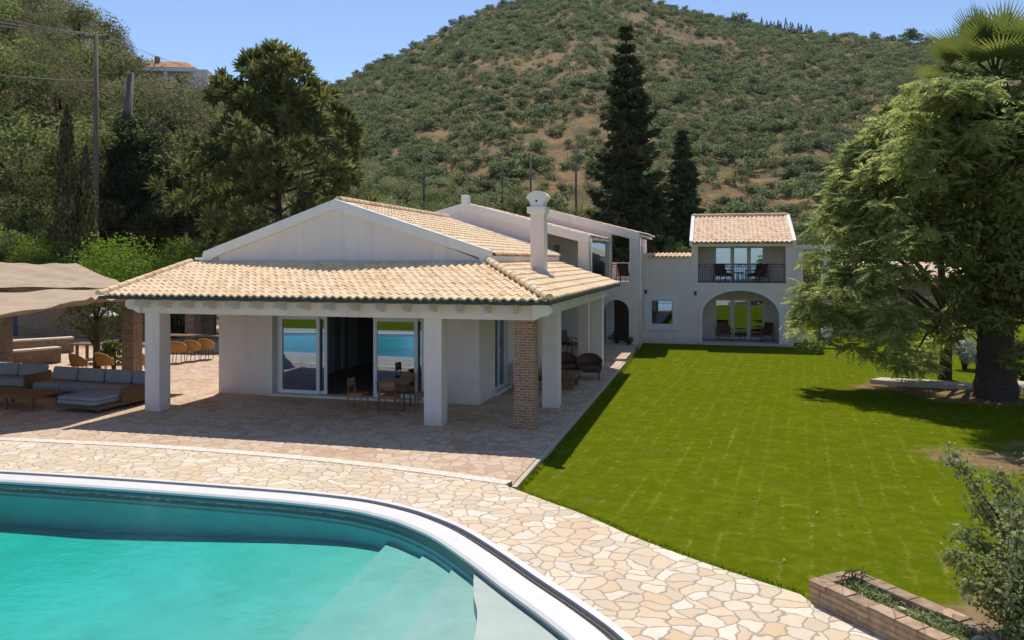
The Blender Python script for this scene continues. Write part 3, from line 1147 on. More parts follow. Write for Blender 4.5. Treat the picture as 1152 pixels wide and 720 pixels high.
# main roof
sR = Vector((ap[0] + 5.95, 0, 5.66 - 4.17)); LR = sR.length
mr = tile_roof('roof', (-5.93, YF + .2, 4.12), (0, 1, 0), YB - YF - .3, (-(5.93 + ap[0]) if False else ap[0] + 5.93, 0, 5.66 - 4.12), LR, M['tile'], house, .25, .36, seed=11, step=.035)
tile_roof('roof', (-14.98, YF + .2, 4.12), (0, 1, 0), YB - YF - .3, (ap[0] + 14.98, 0, 5.66 - 4.12), Vector((ap[0] + 14.98, 0, 1.54)).length, M['tile'], house, .25, .36, seed=12)
ridge_caps('ridge_cap', (ap[0], YF + .15, 5.68), (ap[0], YB, 5.68), M['tile'], mr)
ud = MB()
ud.prism([(-14.9, 4.0), (-5.98, 4.0), (-5.98, 4.10), (ap[0], 5.62), (-14.9, 4.10)], [], YP, YF + .2, YB - .1)
ud.build('roof_underside', M['trim'], house)
cn = MB()
cn.prism([(-6.3, 3.78), (-6.12, 3.80), (-6.0, 3.90), (-5.95, 3.95), (-5.95, 4.10), (-6.3, 4.10)], [], YP, YF + .2, YB - .15)
cn.build('eave_cornice', M['trim'], house)
MB().tube([(-15.25, YF - .02, 4.02), (-14.85, YF - .02, 4.02)], .035, 8).build('drain_spout', M['trim'], house)
MB().box(-15.1, YF - .05, 3.84, -6.1, YF - .002, 3.98).build('flashing', M['grey'], house)

# porch structure
EX0, EX1, EY, EZ = -15.42, -3.62, 17.42, 3.07      # tile eave
TOPZ, TOPY, TOPX = 3.90, 21.1, -6.08
for (x0, y0) in ((-14.64, 18.12), (-6.83, 18.20), (-4.55, 21.15), (-4.55, 29.75)):
    MB().box(x0, y0, -.01, x0 + .45, y0 + .45, 2.585).build('column', M['plaster'], house, .012)
bc = MB().box(-4.64, 18.42, .02, -4.14, 18.86, 2.585)
bc.box(-4.68, 18.38, -.01, -4.10, 18.90, .12)
bc.build('brick_column', M['brick'], house, .008)
bmf = MB()
bmf.box(-14.70, 18.10, 2.583, -4.08, 18.62, 2.93)
bmf.box(-4.60, 18.623, 2.583, -4.08, 30.9, 2.93)
bmf.box(-14.70, 18.623, 2.583, -14.2, 21.08, 2.93)
bmf.build('porch_beam', M['plaster'], house, .01)
# sloping soffit boards under the tiles
sf = MB()
k1 = Vector((EX1, EY, EZ)); k2 = Vector((TOPX, TOPY, TOPZ))
for dz, in ((-.035,),):
    A = [Vector((EX0 + .05, EY + .03, EZ + dz)), Vector((EX1 - .03, EY + .03, EZ + dz)), Vector((TOPX, TOPY, TOPZ + dz)), Vector((EX0 + .05, TOPY, TOPZ + dz))]
    B = [Vector((EX1 - .03, EY + .03, EZ + dz)), Vector((EX1 - .03, 31.0, EZ + dz)), Vector((TOPX, 31.0, TOPZ + dz)), Vector((TOPX, TOPY, TOPZ + dz))]
    for q in (A, B):
        sf.add(q + [p - Vector((0, 0, .05)) for p in q], [(0, 1, 2, 3), (7, 6, 5, 4), (0, 4, 5, 1), (1, 5, 6, 2), (2, 6, 7, 3), (3, 7, 4, 0)])
sf.build('porch_ceiling', M['trim'], house)
# tiles: front slope cut along the hip, right slope cut along the hip
hipd = (k2 - k1)
fs = Vector((0, TOPY - EY, TOPZ - EZ)); rs_ = Vector((TOPX - EX1, 0, TOPZ - EZ))
nf = hipd.cross(Vector((0, 0, 1))).normalized()            # horizontal normal of the hip's vertical plane
if nf.x < 0: nf = -nf
pf = tile_roof('porch_roof', (EX0, EY, EZ), (1, 0, 0), EX1 - EX0, fs, fs.length, M['tile'], house, .21, .335, cuts=[(k1, nf)], seed=21)
tile_roof('porch_roof', (EX1, EY, EZ), (0, 1, 0), 31.05 - EY, rs_, rs_.length, M['tile'], house, .25, .36, cuts=[(k1, -nf)], seed=22, step=.04)
ridge_caps('hip_cap', k1 + Vector((.03, -.05, .03)), k2 + Vector((0, 0, .05)), M['tile'], pf, .108, .36)
vg = ridge_caps('verge_cap', (EX0 + .03, EY - .04, EZ + .0), (EX0 + .03, TOPY, TOPZ + .0), M['tile'], pf, .10, .36)
# dark strip along the porch eaves, drawn for the shaded gap under the tiles
gu = MB()
gu.box(EX0 - .02, EY - .06, EZ - .085, EX1 + .06, EY + .05, EZ - .01)
gu.box(EX1 - .05, EY + .052, EZ - .085, EX1 + .06, 31.0, EZ - .01)
gu.build('gutter', M['gutter'], house, .02)


def tail_profile(L):
    """rafter tail with a curled nose; a runs outwards, b is height"""
    return [(0, 0), (L * .55, 0), (L * .72, -.03), (L * .86, -.10), (L * .93, -.16), (L * .80, -.175), (L * .62, -.15), (L * .42, -.20), (L * .2, -.245), (0, -.25)]


k = 0
x = -14.5
while x < -4.3:
    L = .66
    MB().prism(tail_profile(L), [], lambda a, b, t: (x + t, 18.1 - a, 2.985 + b - .012 * a), -.04, .04).build('rafter_tail', M['trim'], house, .006)
    x += .667
y = 19.1
while y < 30.8:
    MB().prism(tail_profile(.44), [], lambda a, b, t: (-4.08 + a, y + t, 2.985 + b - .012 * a), -.04, .04).build('rafter_tail', M['trim'], house, .006)
    y += .667
for sx, x in ((1, -4.10), (-1, -14.68)):
    MB().prism([(0, .38), (.36, .38), (.46, .31), (.46, .2), (.36, .11), (.22, .10), (.10, .03), (0, 0)], [], lambda a, b, t: (x + sx * a, t, 2.585 + b), 17.98, 18.3).build('scroll_bracket', M['trim'], house, .01)

# chimney on the right slope of the porch roof
ch = MB()
ch.box(-5.50, 23.9, 3.3, -5.07, 24.4, 5.50)
cho = ch.build('chimney', M['plaster'], house, .01)
MB().box(-5.60, 23.84, 5.42, -5.02, 24.46, 5.62).build('chimney_collar', M['trim'], cho, .015)
cap = [(-.19, 5.62), (.19, 5.62), (.21, 5.72), (.28, 5.84), (.34, 5.92)] + arc(0, 5.86, .35, .26, 12, 168, 12)[0:] + [(-.34, 5.92), (-.28, 5.84), (-.21, 5.72)]
cap = [(.19, 5.62), (.21, 5.72), (.26, 5.82), (.34, 5.90)] + [(.33 * math.cos(R(a)), 5.90 + .21 * math.sin(R(a))) for a in range(10, 171, 16)] + [(-.34, 5.90), (-.26, 5.82), (-.21, 5.72), (-.19, 5.62)]
hole = [(-.02 + .04 * math.cos(R(a)), 5.80 + .04 * math.sin(R(a))) for a in range(0, 360, 45)]
MB().prism(cap, [hole], lambda a, b, t: (-5.30 + a, t, b), 23.92, 24.38).build('chimney_cap', M['trim'], cho, .012)
MB().box(-5.1, 24.0, 3.50, -4.86, 24.5, 3.60).build('chimney_flashing', M['grey'], cho)

# sliding doors of the front wall: two leaves left and right of an open gap
glazed(house, 'sliding_door', 'y', -12.50, -11.20, .07, 2.34, YF + .12, [], .10, .07)
glazed(house, 'sliding_door', 'y', -12.62, -11.0, .07, 2.345, YF + .20, [], .09, .07)
glazed(house, 'sliding_door', 'y', -9.50, -8.15, .07, 2.34, YF + .12, [], .11, .07)
glazed(house, 'sliding_door', 'y', -9.42, -7.97, .07, 2.345, YF + .20, [], .10, .07)
MB().box(-12.7, YF - .12, -.01, -7.9, YF + .28, .065).build('threshold', M['trim'], house, .008)
glazed(house, 'side_door', 'x', 22.75, 24.24, .08, 2.29, X1 - .16, [23.5], .07, .07)
MB().box(X1 - .26, 22.6, -.01, X1 + .10, 24.4, .09).build('threshold', M['trim'], house, .008)
# the room behind
rm = MB()
rm.box(X0 + .27, YF + .29, -.02, X1 - .27, YB - .3, .03)
rm.build('room_floor', M['infloor'], house)
rm = MB()
rm.box(-13.2, YF + .29, .03, -13.1, 29.5, 2.7)
rm.box(-13.1, 29.4, .03, X1 - .27, 29.5, 2.7)
rm.box(-13.2, YF + .29, 2.62, X1 - .27, 29.5, 2.72)
rm.build('room_wall', M['inwall'], house)
for yy in (22.9, 24.6, 26.4):
    MB().box(-13.08, yy, .05, -12.98, yy + .16, 2.5).build('window_post', M['white'], house)
    cu = MB()
    n = 14
    V = [(-12.93 + .035 * math.sin(i * 2.1), yy + .25 + i * .055, z) for z in (.06, 2.5) for i in range(n)]
    cu.add(V, [(i, i + 1, n + i + 1, n + i) for i in range(n - 1)], True)
    cu.build('curtain', M['curtain'], house)
sconce(house, -13.45, YF, 1.98) if False else None

# ------------------------------------------------------------------ rear wing with the two loggias
wing = empty('loggia_wing', (0, 0, 0))
tag(wing, 'two storey cream wing with open upper loggias and arched doorway behind the chimney', 'house')
YA, YBB = 31.6, 36.6
wa = MB()
zA = lambda x: 6.30 - .262 * abs(x + 10.05)
outer = [(-15.2, -.1), (-4.9, -.1), (-4.9, zA(-4.9) - .05), (-10.05, 6.25), (-15.2, zA(-15.2) - .05)]
wa.prism(outer, [[(-6.95, 3.2), (-5.32, 3.2), (-5.32, zA(-5.32) - .33), (-6.95, zA(-6.95) - .33)], rect(-7.3, .02, -5.32, 2.35)], YP, YA, YA + .35)
wa.prism([(-15.2, -.1), (-14.9, -.1), (-14.9, 4.9), (-15.2, 4.9)], [], YP, YA + .36, 41)
# the second gable further back
zB = lambda x: 6.30 - .257 * (x + 7.64)
wa.prism([(-15.0, -.1), (-3.4, -.1), (-3.4, zB(-3.4) - .05), (-7.9, zB(-7.9) - .05), (-7.9, 5.2), (-15.0, 5.2)],
         [[(-4.62, 2.98), (-3.8, 2.98), (-3.8, zB(-3.8) - .36), (-4.62, zB(-4.62) - .36)],
          [(-4.98, .0), (-3.82, .0)] + arc(-4.40, 1.62, .58, .54, 0, 180, 14),
          rect(-5.75, 3.0, -4.85, 4.85), rect(-7.55, 3.1, -7.0, 4.75)], YP, YBB, YBB + .3)
wa.prism(rect(YBB + .3, -.1, 41.2, 5.0), [[(37.15, 0), (38.75, 0)] + arc(37.95, 1.55, .8, .6, 0, 180, 12), rect(37.15, 2.98, 38.75, 4.62)], XP, -3.68, -3.4)
wa.box(-8.2, 41.21, -.1, -3.4, 41.4, 3.85)
wa.box(-15.0, 41.21, -.1, -8.21, 41.4, 5.0)
wa.build('wall', M['plaster'], wing)
fl_ = MB()
fl_.box(-14.9, YA + .36, 2.92, -4.92, YBB - .01, 3.12)
fl_.box(-8.0, YBB + .31, 2.72, -3.69, 41.2, 2.92)
fl_.build('upper_floor', M['grey'], wing)
gf = MB().box(-14.9, YA - .02, .004, -3.42, 41.2, .10)
gf.build('ground_floor', M['pave2'], wing)
MB().box(-5.0, 35.4, .003, -3.42, YBB - .02, .16).build('door_step', M['slab'], wing, .01)
# rakes
ra = MB()
ra.prism([(-15.3, zA(-15.3) - .28), (-15.3, zA(-15.3) + .03), (-10.05, zA(-10.05) + .05), (-4.86, zA(-4.86) + .03), (-4.86, zA(-4.86) - .30), (-10.05, zA(-10.05) - .30)], [], YP, YA - .05, YA + .40)
ra.prism([(-7.95, zB(-7.95) - .32), (-7.95, zB(-7.95) + .03), (-3.36, zB(-3.36) + .03), (-3.36, zB(-3.36) - .33)], [], YP, YBB - .05, YBB + .34)
ra.build('gable_band', M['trim'], wing, .012)
MB().box(-10.2, YA - .06, 6.25, -9.93, YA + .36, 6.68).build('ridge_block', M['trim'], wing, .02)
tile_roof('roof', (-4.72, YA + .42, zA(-4.72)), (0, 1, 0), YBB - YA - .5, (-5.33, 0, zA(-10.05) - zA(-4.72)), Vector((5.33, 1.40)).length, M['tile_old'], wing, .25, .36, seed=31)
tile_roof('roof', (-15.4, YA + .42, zA(-15.4)), (0, 1, 0), YBB - YA - .5, (5.35, 0, zA(-10.05) - zA(-15.4)), Vector((5.35, 1.40)).length, M['tile_old'], wing, .25, .36, seed=32)
tile_roof('roof', (-3.02, YBB + .36, zB(-3.02)), (0, 1, 0), 4.3, (-4.9, 0, zB(-7.9) - zB(-3.02)), Vector((4.88, 1.25)).length, M['tile_old'], wing, .25, .36, seed=33)
us = MB()
us.prism([(-15.2, zA(-15.2) - .12), (-10.05, zA(-10.05) - .12), (-4.8, zA(-4.8) - .12), (-4.8, zA(-4.8) - .02), (-10.05, zA(-10.05) - .02), (-15.2, zA(-15.2) - .02)], [], YP, YA + .41, YBB - .06)
us.prism([(-7.9, zB(-7.9) - .14), (-3.1, zB(-3.1) - .14), (-3.1, zB(-3.1) - .03), (-7.9, zB(-7.9) - .03)], [], YP, YBB + .35, 40.9)
us.build('roof_underside', M['trim'], wing)
MB().tube([(-4.80, YA + .1, 4.82), (-4.80, YA + .1, 3.3)], .035, 8).build('downpipe', M['trim'], wing)
MB().tube([(-4.72, YA + .4, 4.83), (-4.72, YBB - .2, 4.83)], .05, 8).build('gutter', M['trim'], wing)
MB().tube([(-4.70, YBB - .15, 4.80), (-4.70, YBB - .15, 3.0)], .035, 8).build('downpipe', M['trim'], wing)
MB().tube([(-3.33, YBB + .12, 5.0), (-3.33, YBB + .12, .0)], .04, 8).build('downpipe', M['trim'], wing)
glazed(wing, 'balcony_door', 'y', -5.75, -4.85, 3.05, 4.84, YBB + .1, [], .07, .06)
cu = MB(); n = 14
V = [(-5.7 + i * .055, YBB + .3 + .03 * math.sin(i * 2.1), z) for z in (3.1, 4.8) for i in range(n)]
cu.add(V, [(i, i + 1, n + i + 1, n + i) for i in range(n - 1)], True); cu.build('curtain', M['curtain'], wing)
glazed(wing, 'loggia_window', 'y', -7.55, -7.0, 3.12, 4.74, YBB + .1, [], .06, .06)
cu = MB()
V = [(-4.98 + i * .03, YBB + .75 + .03 * math.sin(i * 2.1), z) for z in (.1, 2.2) for i in range(n)]
cu.add(V, [(i, i + 1, n + i + 1, n + i) for i in range(n - 1)], True); cu.build('curtain', M['curtain'], wing)
MB().box(-8, YBB + 2.2, .1, -3.7, YBB + 2.3, 2.7).build('inner_wall', M['dark'], wing)  # near-black colour stands in for the shade inside the arch


def railing(parent, a, b, z0, z1, scroll=True):
    a, b = Vector((a[0], a[1], 0)), Vector((b[0], b[1], 0))
    d = (b - a)
    L = d.length
    d.normalize()
    P = lambda s, z: a + d * s + Vector((0, 0, z))
    r = MB()
    r.beam(P(0, z1), P(L, z1), .04, .03)
    r.beam(P(0, z1 - .13), P(L, z1 - .13), .018, .018)
    r.beam(P(0, z0 + .08), P(L, z0 + .08), .02, .02)
    n = max(2, round(L / .105))
    for i in range(n + 1):
        s = L * i / n
        big = i in (0, n, n // 4, n // 2, 3 * n // 4)
        r.beam(P(s, z0), P(s, z1 if big else z1 - .13), .028 if big else .012, .028 if big else .012, up=(1, 0, 0) if abs(d.x) < .5 else (0, 1, 0))
    for i in range(0, n, 3):
        s = L * (i + .5) / n
        pts = [P(s + .045 * math.cos(t), z1 - .065 + .045 * math.sin(t)) for t in [j * 2 * PI / 8 for j in range(9)]]
        r.tube(pts, .007, 4, caps=False)
    return r.build('railing', M['iron'], parent)


railing(wing, (-6.95, YA + .18), (-5.32, YA + .18), 3.2, 3.72)
railing(wing, (-4.62, YBB + .14), (-3.8, YBB + .14), 2.98, 3.78)
railing(wing, (-3.54, 37.15), (-3.54, 38.75), 2.98, 3.78)
railing(wing, (-5.0, YA + .45), (-5.0, YBB - .1), 3.12, 3.75)

# ------------------------------------------------------------------ far two-storey guest house with the big arch
guest = empty('guest_house', (0, 0, 0))
tag(guest, 'two storey white guest house with wide arch below and iron balcony above at lawn end', 'house')
G0, G1, GY = -1.12, 3.53, 39.3
w_ = MB()
arch_in = [(-.62, .04), (2.88, .04)] + arc(1.13, 1.35, 1.75, 1.18, 0, 180, 28)
w_.prism([(-3.395, -.3), (G1, -.3), (G1, 4.74), (G0, 4.74), (G0, 4.12), (-3.395, 4.12)], [arch_in, rect(-.82, 2.89, 3.17, 4.62), rect(-3.05, .83, -1.99, 2.04)], YP, GY, GY + .35)
for xx in (G0, G1 - .3):
    w_.prism([(GY + .352, -.3), (46.0, -.3), (46.0, 4.8), (42.6, 6.1), (GY + .352, 4.8)], [], XP, xx, xx + .3)
w_.box(G0 + .301, 45.7, -.3, G1 - .301, 46.0, 4.8)
w_.prism(rect(G0 + .301, 0, G1 - .301, 2.6), [rect(-.06, .06, 2.34, 2.05)], YP, 41.2, 41.4)
w_.prism(rect(G0 + .301, 2.89, G1 - .301, 4.75), [rect(-.06, 2.9, 2.34, 4.66)], YP, 41.2, 41.4)
w_.box(-3.395, GY + .352, -.3, -3.1, 44, 4.1)
w_.box(-3.09, 43.7, -.3, G0, 44, 4.1)
w_.build('wall', M['plaster'], guest)
fl_ = MB()
fl_.box(G0 + .302, GY + .353, 2.62, G1 - .302, 45.69, 2.888)
fl_.box(G0 + .302, GY - .05, -.25, G1 - .302, 45.69, .05)
fl_.box(-3.09, GY + .353, 4.0, G0 - .01, 43.69, 4.1)
fl_.build('floor_slab', M['grey'], guest)
at_ = MB().prism([(-.76, .0), (-.62, .0)] + arc(1.13, 1.35, 1.75, 1.18, 180, 0, 28) + [(2.88, 0), (3.02, 0)] + arc(1.13, 1.35, 1.89, 1.32, 0, 180, 28), [], YP, GY - .04, GY + .02)
at_.build('arch_trim', M['white'], guest)
MB().prism(rect(-3.33, .58, -1.81, 2.24), [rect(-3.05, .83, -1.99, 2.04)], YP, GY - .045, GY + .02).build('window_surround', M['white'], guest, .01)
glazed(guest, 'window', 'y', -3.05, -1.99, .83, 2.04, GY + .08, [], .05, .07)
glazed(guest, 'glass_doors', 'y', -.06, 2.34, .06, 2.05, 41.25, [.81, 1.60], .09, .08)
glazed(guest, 'balcony_doors', 'y', -.06, 2.34, 2.9, 4.66, 41.25, [.81, 1.60], .09, .08)
railing(guest, (-.82, GY + .1), (3.17, GY + .1), 2.89, 3.78)
eb = MB()
eb.box(G0 - .05, GY - .10, 4.62, G1 + .05, GY + .001, 4.78)
eb.build('eave_band', M['trim'], guest, .01)
sG = Vector((0, 42.6 - 38.95, 6.20 - 4.80))
rf = tile_roof('roof', (G0 - .02, 38.95, 4.80), (1, 0, 0), G1 - G0 + .04, sG, sG.length, M['tile_old'], guest, .215, .36, seed=41)
tile_roof('roof', (G0 - .02, 46.2, 4.80), (1, 0, 0), G1 - G0 + .04, (0, -3.6, 1.40), Vector((3.6, 1.4)).length, M['tile_old'], guest, .215, .36, seed=42)
ridge_caps('ridge_cap', (G0, 42.6, 6.2), (G1, 42.6, 6.2), M['tile_old'], rf)
for xx in (G0 - .09, G1 - .08):
    vb = MB()
    vb.prism([(38.98, 4.66), (38.98, 4.90), (42.6, 6.30), (46.2, 4.90), (46.2, 4.66), (42.6, 6.05)], [], XP, xx, xx + .17)
    vb.build('verge_band', M['trim'], guest, .01)
ud = MB().prism([(39.05, 4.75), (42.6, 6.12), (46.1, 4.75)], [], XP, G0 + .09, G1 - .09)
ud.build('roof_underside', M['trim'], guest)
tile_roof('wall_coping', (-3.36, GY - .16, 4.12), (1, 0, 0), 2.22, (0, .5, .16), .55, M['tile_old'], guest, .21, .3, seed=44)
sconce(guest, -1.08 - .04, GY, 2.44) if False else None
for sx, sz in ((-.93, 2.40), (-3.28, 2.44)):
    sconce(guest, sx, GY, sz)
pg = empty('pergola', (0, 0, 0))
tag(pg, 'white pergola post and beam standing beside the guest house', 'pergola')
MB().box(3.70, 41.2, -.3, 4.12, 41.6, 4.50).build('post', M['trim'], pg, .01)
MB().box(3.54, 41.15, 4.51, 5.4, 41.65, 4.70).build('beam', M['trim'], pg, .01)
MB().box(5.0, 41.2, -.3, 5.4, 41.6, 4.50).build('post', M['trim'], pg, .01)

# ------------------------------------------------------------------ furniture builders
def dining_chair(label, group=None):
    t = empty('dining_chair')
    tag(t, label, 'chair', group)
    MB().rbox(-.22, -.21, .43, .22, .22, .47, .015, 2).build('seat', M['woodl'], t)
    bk = MB()
    n = 8
    V = []
    for z in (.60, .84):
        for yy in (0, .022):
            for i in range(n + 1):
                u = -1 + 2 * i / n
                V.append((u * .22, .215 + yy - .05 * u * u + (z - .6) * .12, z))
    k = n + 1
    F = []
    for i in range(n):
        F += [(i, i + 1, 2 * k + i + 1, 2 * k + i), (k + i + 1, k + i, 3 * k + i, 3 * k + i + 1), (2 * k + i, 2 * k + i + 1, 3 * k + i + 1, 3 * k + i), (i + 1, i, k + i, k + i + 1)]
    F += [(0, 2 * k, 3 * k, k), (n, k + n, 3 * k + n, 2 * k + n)]
    bk.add(V, F, True)
    bk.build('backrest', M['woodl'], t)
    for sx in (-1, 1):
        MB().tube([(sx * .20, .20, .84), (sx * .205, .185, .45), (sx * .215, .22, 0)], [.016, .02, .014], 8).build('leg', M['woodl'], t)
        MB().tube([(sx * .20, -.18, .44), (sx * .21, -.2, 0)], [.02, .014], 8).build('leg', M['woodl'], t)
    ap_ = MB()
    for a, b in (((-.2, -.18, .41), (.2, -.18, .41)), ((-.2, .18, .41), (.2, .18, .41)), ((-.2, -.18, .41), (-.2, .18, .41)), ((.2, -.18, .41), (.2, .18, .41))):
        ap_.beam(a, b, .02, .05)
    ap_.build('seat_frame', M['woodl'], t)
    return t


def put(o, x, y, rz=0, z=0.004, label=None):
    o.location = (x, y, z)
    o.rotation_euler = (0, 0, rz)
    if label: o['label'] = label
    return o


DG = 'dining chairs on the porch'
c0 = dining_chair('wooden dining chair on the porch turned side on left of the table', DG)
put(c0, -9.22, 19.62, R(90))
put(dup(c0), -8.22, 19.42, R(180), label='wooden dining chair with its back to the pool in front of the porch table')
put(dup(c0), -7.50, 20.0, R(-80), label='wooden dining chair between the porch table and the square column')
put(dup(c0), -8.32, 20.72, R(5), label='wooden dining chair behind the porch table facing the pool')
tb = empty('dining_table')
tag(tb, 'small square wooden dining table standing on the shaded porch', 'table')
MB().rbox(-.42, -.42, .715, .42, .42, .75, .012, 2).build('tabletop', M['woodl'], tb)
ap_ = MB()
ap_.box(-.34, -.34, .64, .34, .34, .714)
ap_.build('apron', M['wood'], tb, .005)
for sx in (-1, 1):
    for sy in (-1, 1):
        MB().tube([(sx * .33, sy * .33, .66), (sx * .35, sy * .35, 0)], [.03, .022], 8).build('leg', M['wood'], tb)
put(tb, -8.34, 20.02, R(8))

# inside the room: round table and seats
rt = empty('pedestal_table')
tag(rt, 'dark round pedestal table inside the open sliding doors', 'table')
MB().lathe([(0, .74), (.58, .74), (.60, .725), (.58, .70), (0, .70)], seg=28).build('tabletop', M['darkwood'], rt)
MB().lathe([(0, 0), (.30, 0), (.30, .04), (.14, .12), (.10, .35), (.14, .6), (.26, .70)], seg=20).build('pedestal', M['darkwood'], rt)
put(rt, -9.95, 23.2, 0, .03)
vs = MB().lathe([(0, 0), (.09, 0), (.13, .10), (.12, .2), (.06, .30), (.05, .36), (.07, .40), (.055, .40), (.04, .36)], seg=16).build('vase', M['dark'])
tag(vs, 'dark round bellied vase standing on the indoor pedestal table', 'vase')
vs.location = (-9.9, 23.2, .775)


def armchair(label, fab, wood, group):
    t = empty('armchair')
    tag(t, label, 'armchair', group)
    MB().rbox(-.34, -.34, .30, .34, .30, .44, .04).build('seat', M[fab], t)
    bk = MB()
    n = 12
    V = []
    for z, rr in ((.26, .40), (.80, .45)):
        for off in (0, .07):
            for i in range(n + 1):
                a = R(-5 + 190 * i / n)
                zz = z if z < .5 else z - .18 * abs(math.cos(a)) ** 3
                V.append(((rr - off) * math.cos(a), .0 + (rr - off) * math.sin(a), zz))
    k = n + 1
    F = []
    for i in range(n):
        F += [(i, i + 1, 2 * k + i + 1, 2 * k + i), (k + i + 1, k + i, 3 * k + i, 3 * k + i + 1), (2 * k + i, 2 * k + i + 1, 3 * k + i + 1, 3 * k + i), (i + 1, i, k + i, k + i + 1)]
    F += [(0, 2 * k, 3 * k, k), (n, k + n, 3 * k + n, 2 * k + n)]
    bk.add(V, F, True)
    bk.build('backrest', M[wood], t)
    MB().box(-.36, -.32, .22, .36, .30, .295).build('base_frame', M[wood], t, .01)
    for sx in (-1, 1):
        for sy in (-1, 1):
            MB().tube([(sx * .30, sy * .26, .24), (sx * .33, sy * .28, 0)], [.028, .018], 8).build('leg', M[wood], t)
    return t


AG = 'brown armchairs on the side porch'
a0 = armchair('brown armchair nearest the lawn on the side porch beside low table', 'leather', 'leather', AG)
put(a0, -4.12, 26.75, R(10))
put(dup(a0), -4.95, 26.9, R(20), label='brown armchair on the side porch seen past the square column')
put(dup(a0), -5.62, 24.35, R(70), label='brown armchair by the house wall behind the brick column')
ct = empty('coffee_table')
tag(ct, 'low brown wooden coffee table by the side porch armchairs', 'table')
MB().rbox(-.42, -.7, .36, .42, .7, .42, .012, 2).build('tabletop', M['wood'], ct)
for sy in (-1, 1):
    MB().box(-.30, sy * .45 - .09, 0, .30, sy * .45 + .09, .36).build('leg', M['wood'], ct, .01)
put(ct, -4.55, 24.85, R(0))


def sling_chair(label, group):
    t = empty('lounge_chair')
    tag(t, label, 'lounge chair', group)
    st = MB()
    st.rbox(-.28, -.36, .33, .28, .26, .43, .035).build('seat', M['leather'], t)
    b = MB()
    b.rbox(-.28, -.05, 0, .28, .05, .55, .04)
    bo = b.build('backrest', M['leather'], t)
    bo.location = (0, .30, .38); bo.rotation_euler = (R(-20), 0, 0)
    for sx in (-1, 1):
        MB().beam((sx * .33, -.40, .56), (sx * .33, .42, .58), .06, .03).build('armrest', M['wood'], t, .006)
        MB().tube([(sx * .33, -.36, .56), (sx * .33, -.40, 0)], [.022, .018], 8).build('leg', M['wood'], t)
        MB().tube([(sx * .33, .36, .57), (sx * .33, .46, 0)], [.022, .018], 8).build('leg', M['wood'], t)
    f = MB()
    for yy in (-.34, .30):
        f.beam((-.33, yy, .31), (.33, yy, .31), .04, .05)
    f.build('seat_frame', M['wood'], t)
    return t


LG = 'lounge chairs at the guest house'
s0 = sling_chair('dark lounge chair under the arch left of the side table', LG)
put(s0, .42, 40.35, R(10), .055)
put(dup(s0), 2.16, 40.35, R(-50), .055, 'dark lounge chair under the arch right of the side table')
put(dup(s0), .38, 40.35, R(25), 2.893, 'dark lounge chair on the iron railed balcony left of its table')
put(dup(s0), 1.95, 40.35, R(-35), 2.893, 'dark lounge chair on the iron railed balcony right of its table')
put(dup(s0), -4.2, 38.4, R(20), 2.925, 'dark lounge chair on the upper loggia behind the railing')
put(dup(s0), -5.9, 33.1, R(60), .105, 'dark lounge chair under the lower loggia by the square pier')


def side_table(label, group):
    t = empty('side_table')
    tag(t, label, 'side table', group)
    MB().lathe([(0, .46), (.24, .46), (.25, .45), (.24, .43), (0, .43)], seg=20).build('tabletop', M['darkwood'], t)
    for k in range(3):
        a = k * 2 * PI / 3
        MB().tube([(.12 * math.cos(a), .12 * math.sin(a), .43), (.2 * math.cos(a), .2 * math.sin(a), 0)], .014, 6).build('leg', M['darkwood'], t)
    return t


st0 = side_table('small round side table between the chairs under the arch', 'side tables at the guest house')
put(st0, 1.22, 40.3, 0, .055)
put(dup(st0), 1.15, 40.3, 0, 2.893, 'small round side table between the balcony chairs')

# rattan chairs and long tables of the outdoor dining place
def rattan_chair(label, group):
    t = empty('rattan_chair')
    tag(t, label, 'chair', group)
    n = 16
    sh = MB()
    V = []
    rows = [(.42, .27), (.55, .30), (.70, .315), (.86, .30)]
    for off in (0, .025):
        for z, rr in rows:
            for i in range(n + 1):
                a = R(-25 + 230 * i / n)
                drop = .20 * (1 - max(0, math.sin(a)) ** .6) * (z - .42) / .44
                V.append(((rr - off) * math.cos(a), (rr - off) * math.sin(a) + (z - .42) * .10, z - drop))
    k = n + 1
    m = len(rows)
    F = []
    for q in range(m - 1):
        for i in range(n):
            F.append((q * k + i, q * k + i + 1, (q + 1) * k + i + 1, (q + 1) * k + i))
            F.append(tuple(m * k + j for j in (q * k + i + 1, q * k + i, (q + 1) * k + i, (q + 1) * k + i + 1)))
    for i in range(n):
        F.append(((m - 1) * k + i, (m - 1) * k + i + 1, m * k + (m - 1) * k + i + 1, m * k + (m - 1) * k + i))
    sh.add(V, F, True)
    sh.build('backrest', M['rattan'], t)
    MB().lathe([(0, .45), (.26, .45), (.285, .43), (.26, .40), (0, .39)], seg=20).build('seat', M['rattan'], t)
    for a in (45, 135, 225, 315):
        MB().tube([(.2 * math.cos(R(a)), .2 * math.sin(R(a)), .41), (.25 * math.cos(R(a)), .25 * math.sin(R(a)), 0)], [.016, .012], 6).build('leg', M['darkwood'], t)
    return t


def long_table(label, L):
    t = empty('long_table')
    tag(t, label, 'table')
    MB().rbox(-L / 2, -.42, .71, L / 2, .42, .76, .012, 2).build('tabletop', M['wood'], t)
    for sx in (-1, 1):
        for sy in (-1, 1):
            MB().box(sx * (L / 2 - .25) - .045, sy * .32 - .045, 0, sx * (L / 2 - .25) + .045, sy * .32 + .045, .71).build('leg', M['wood'], t, .006)
    return t


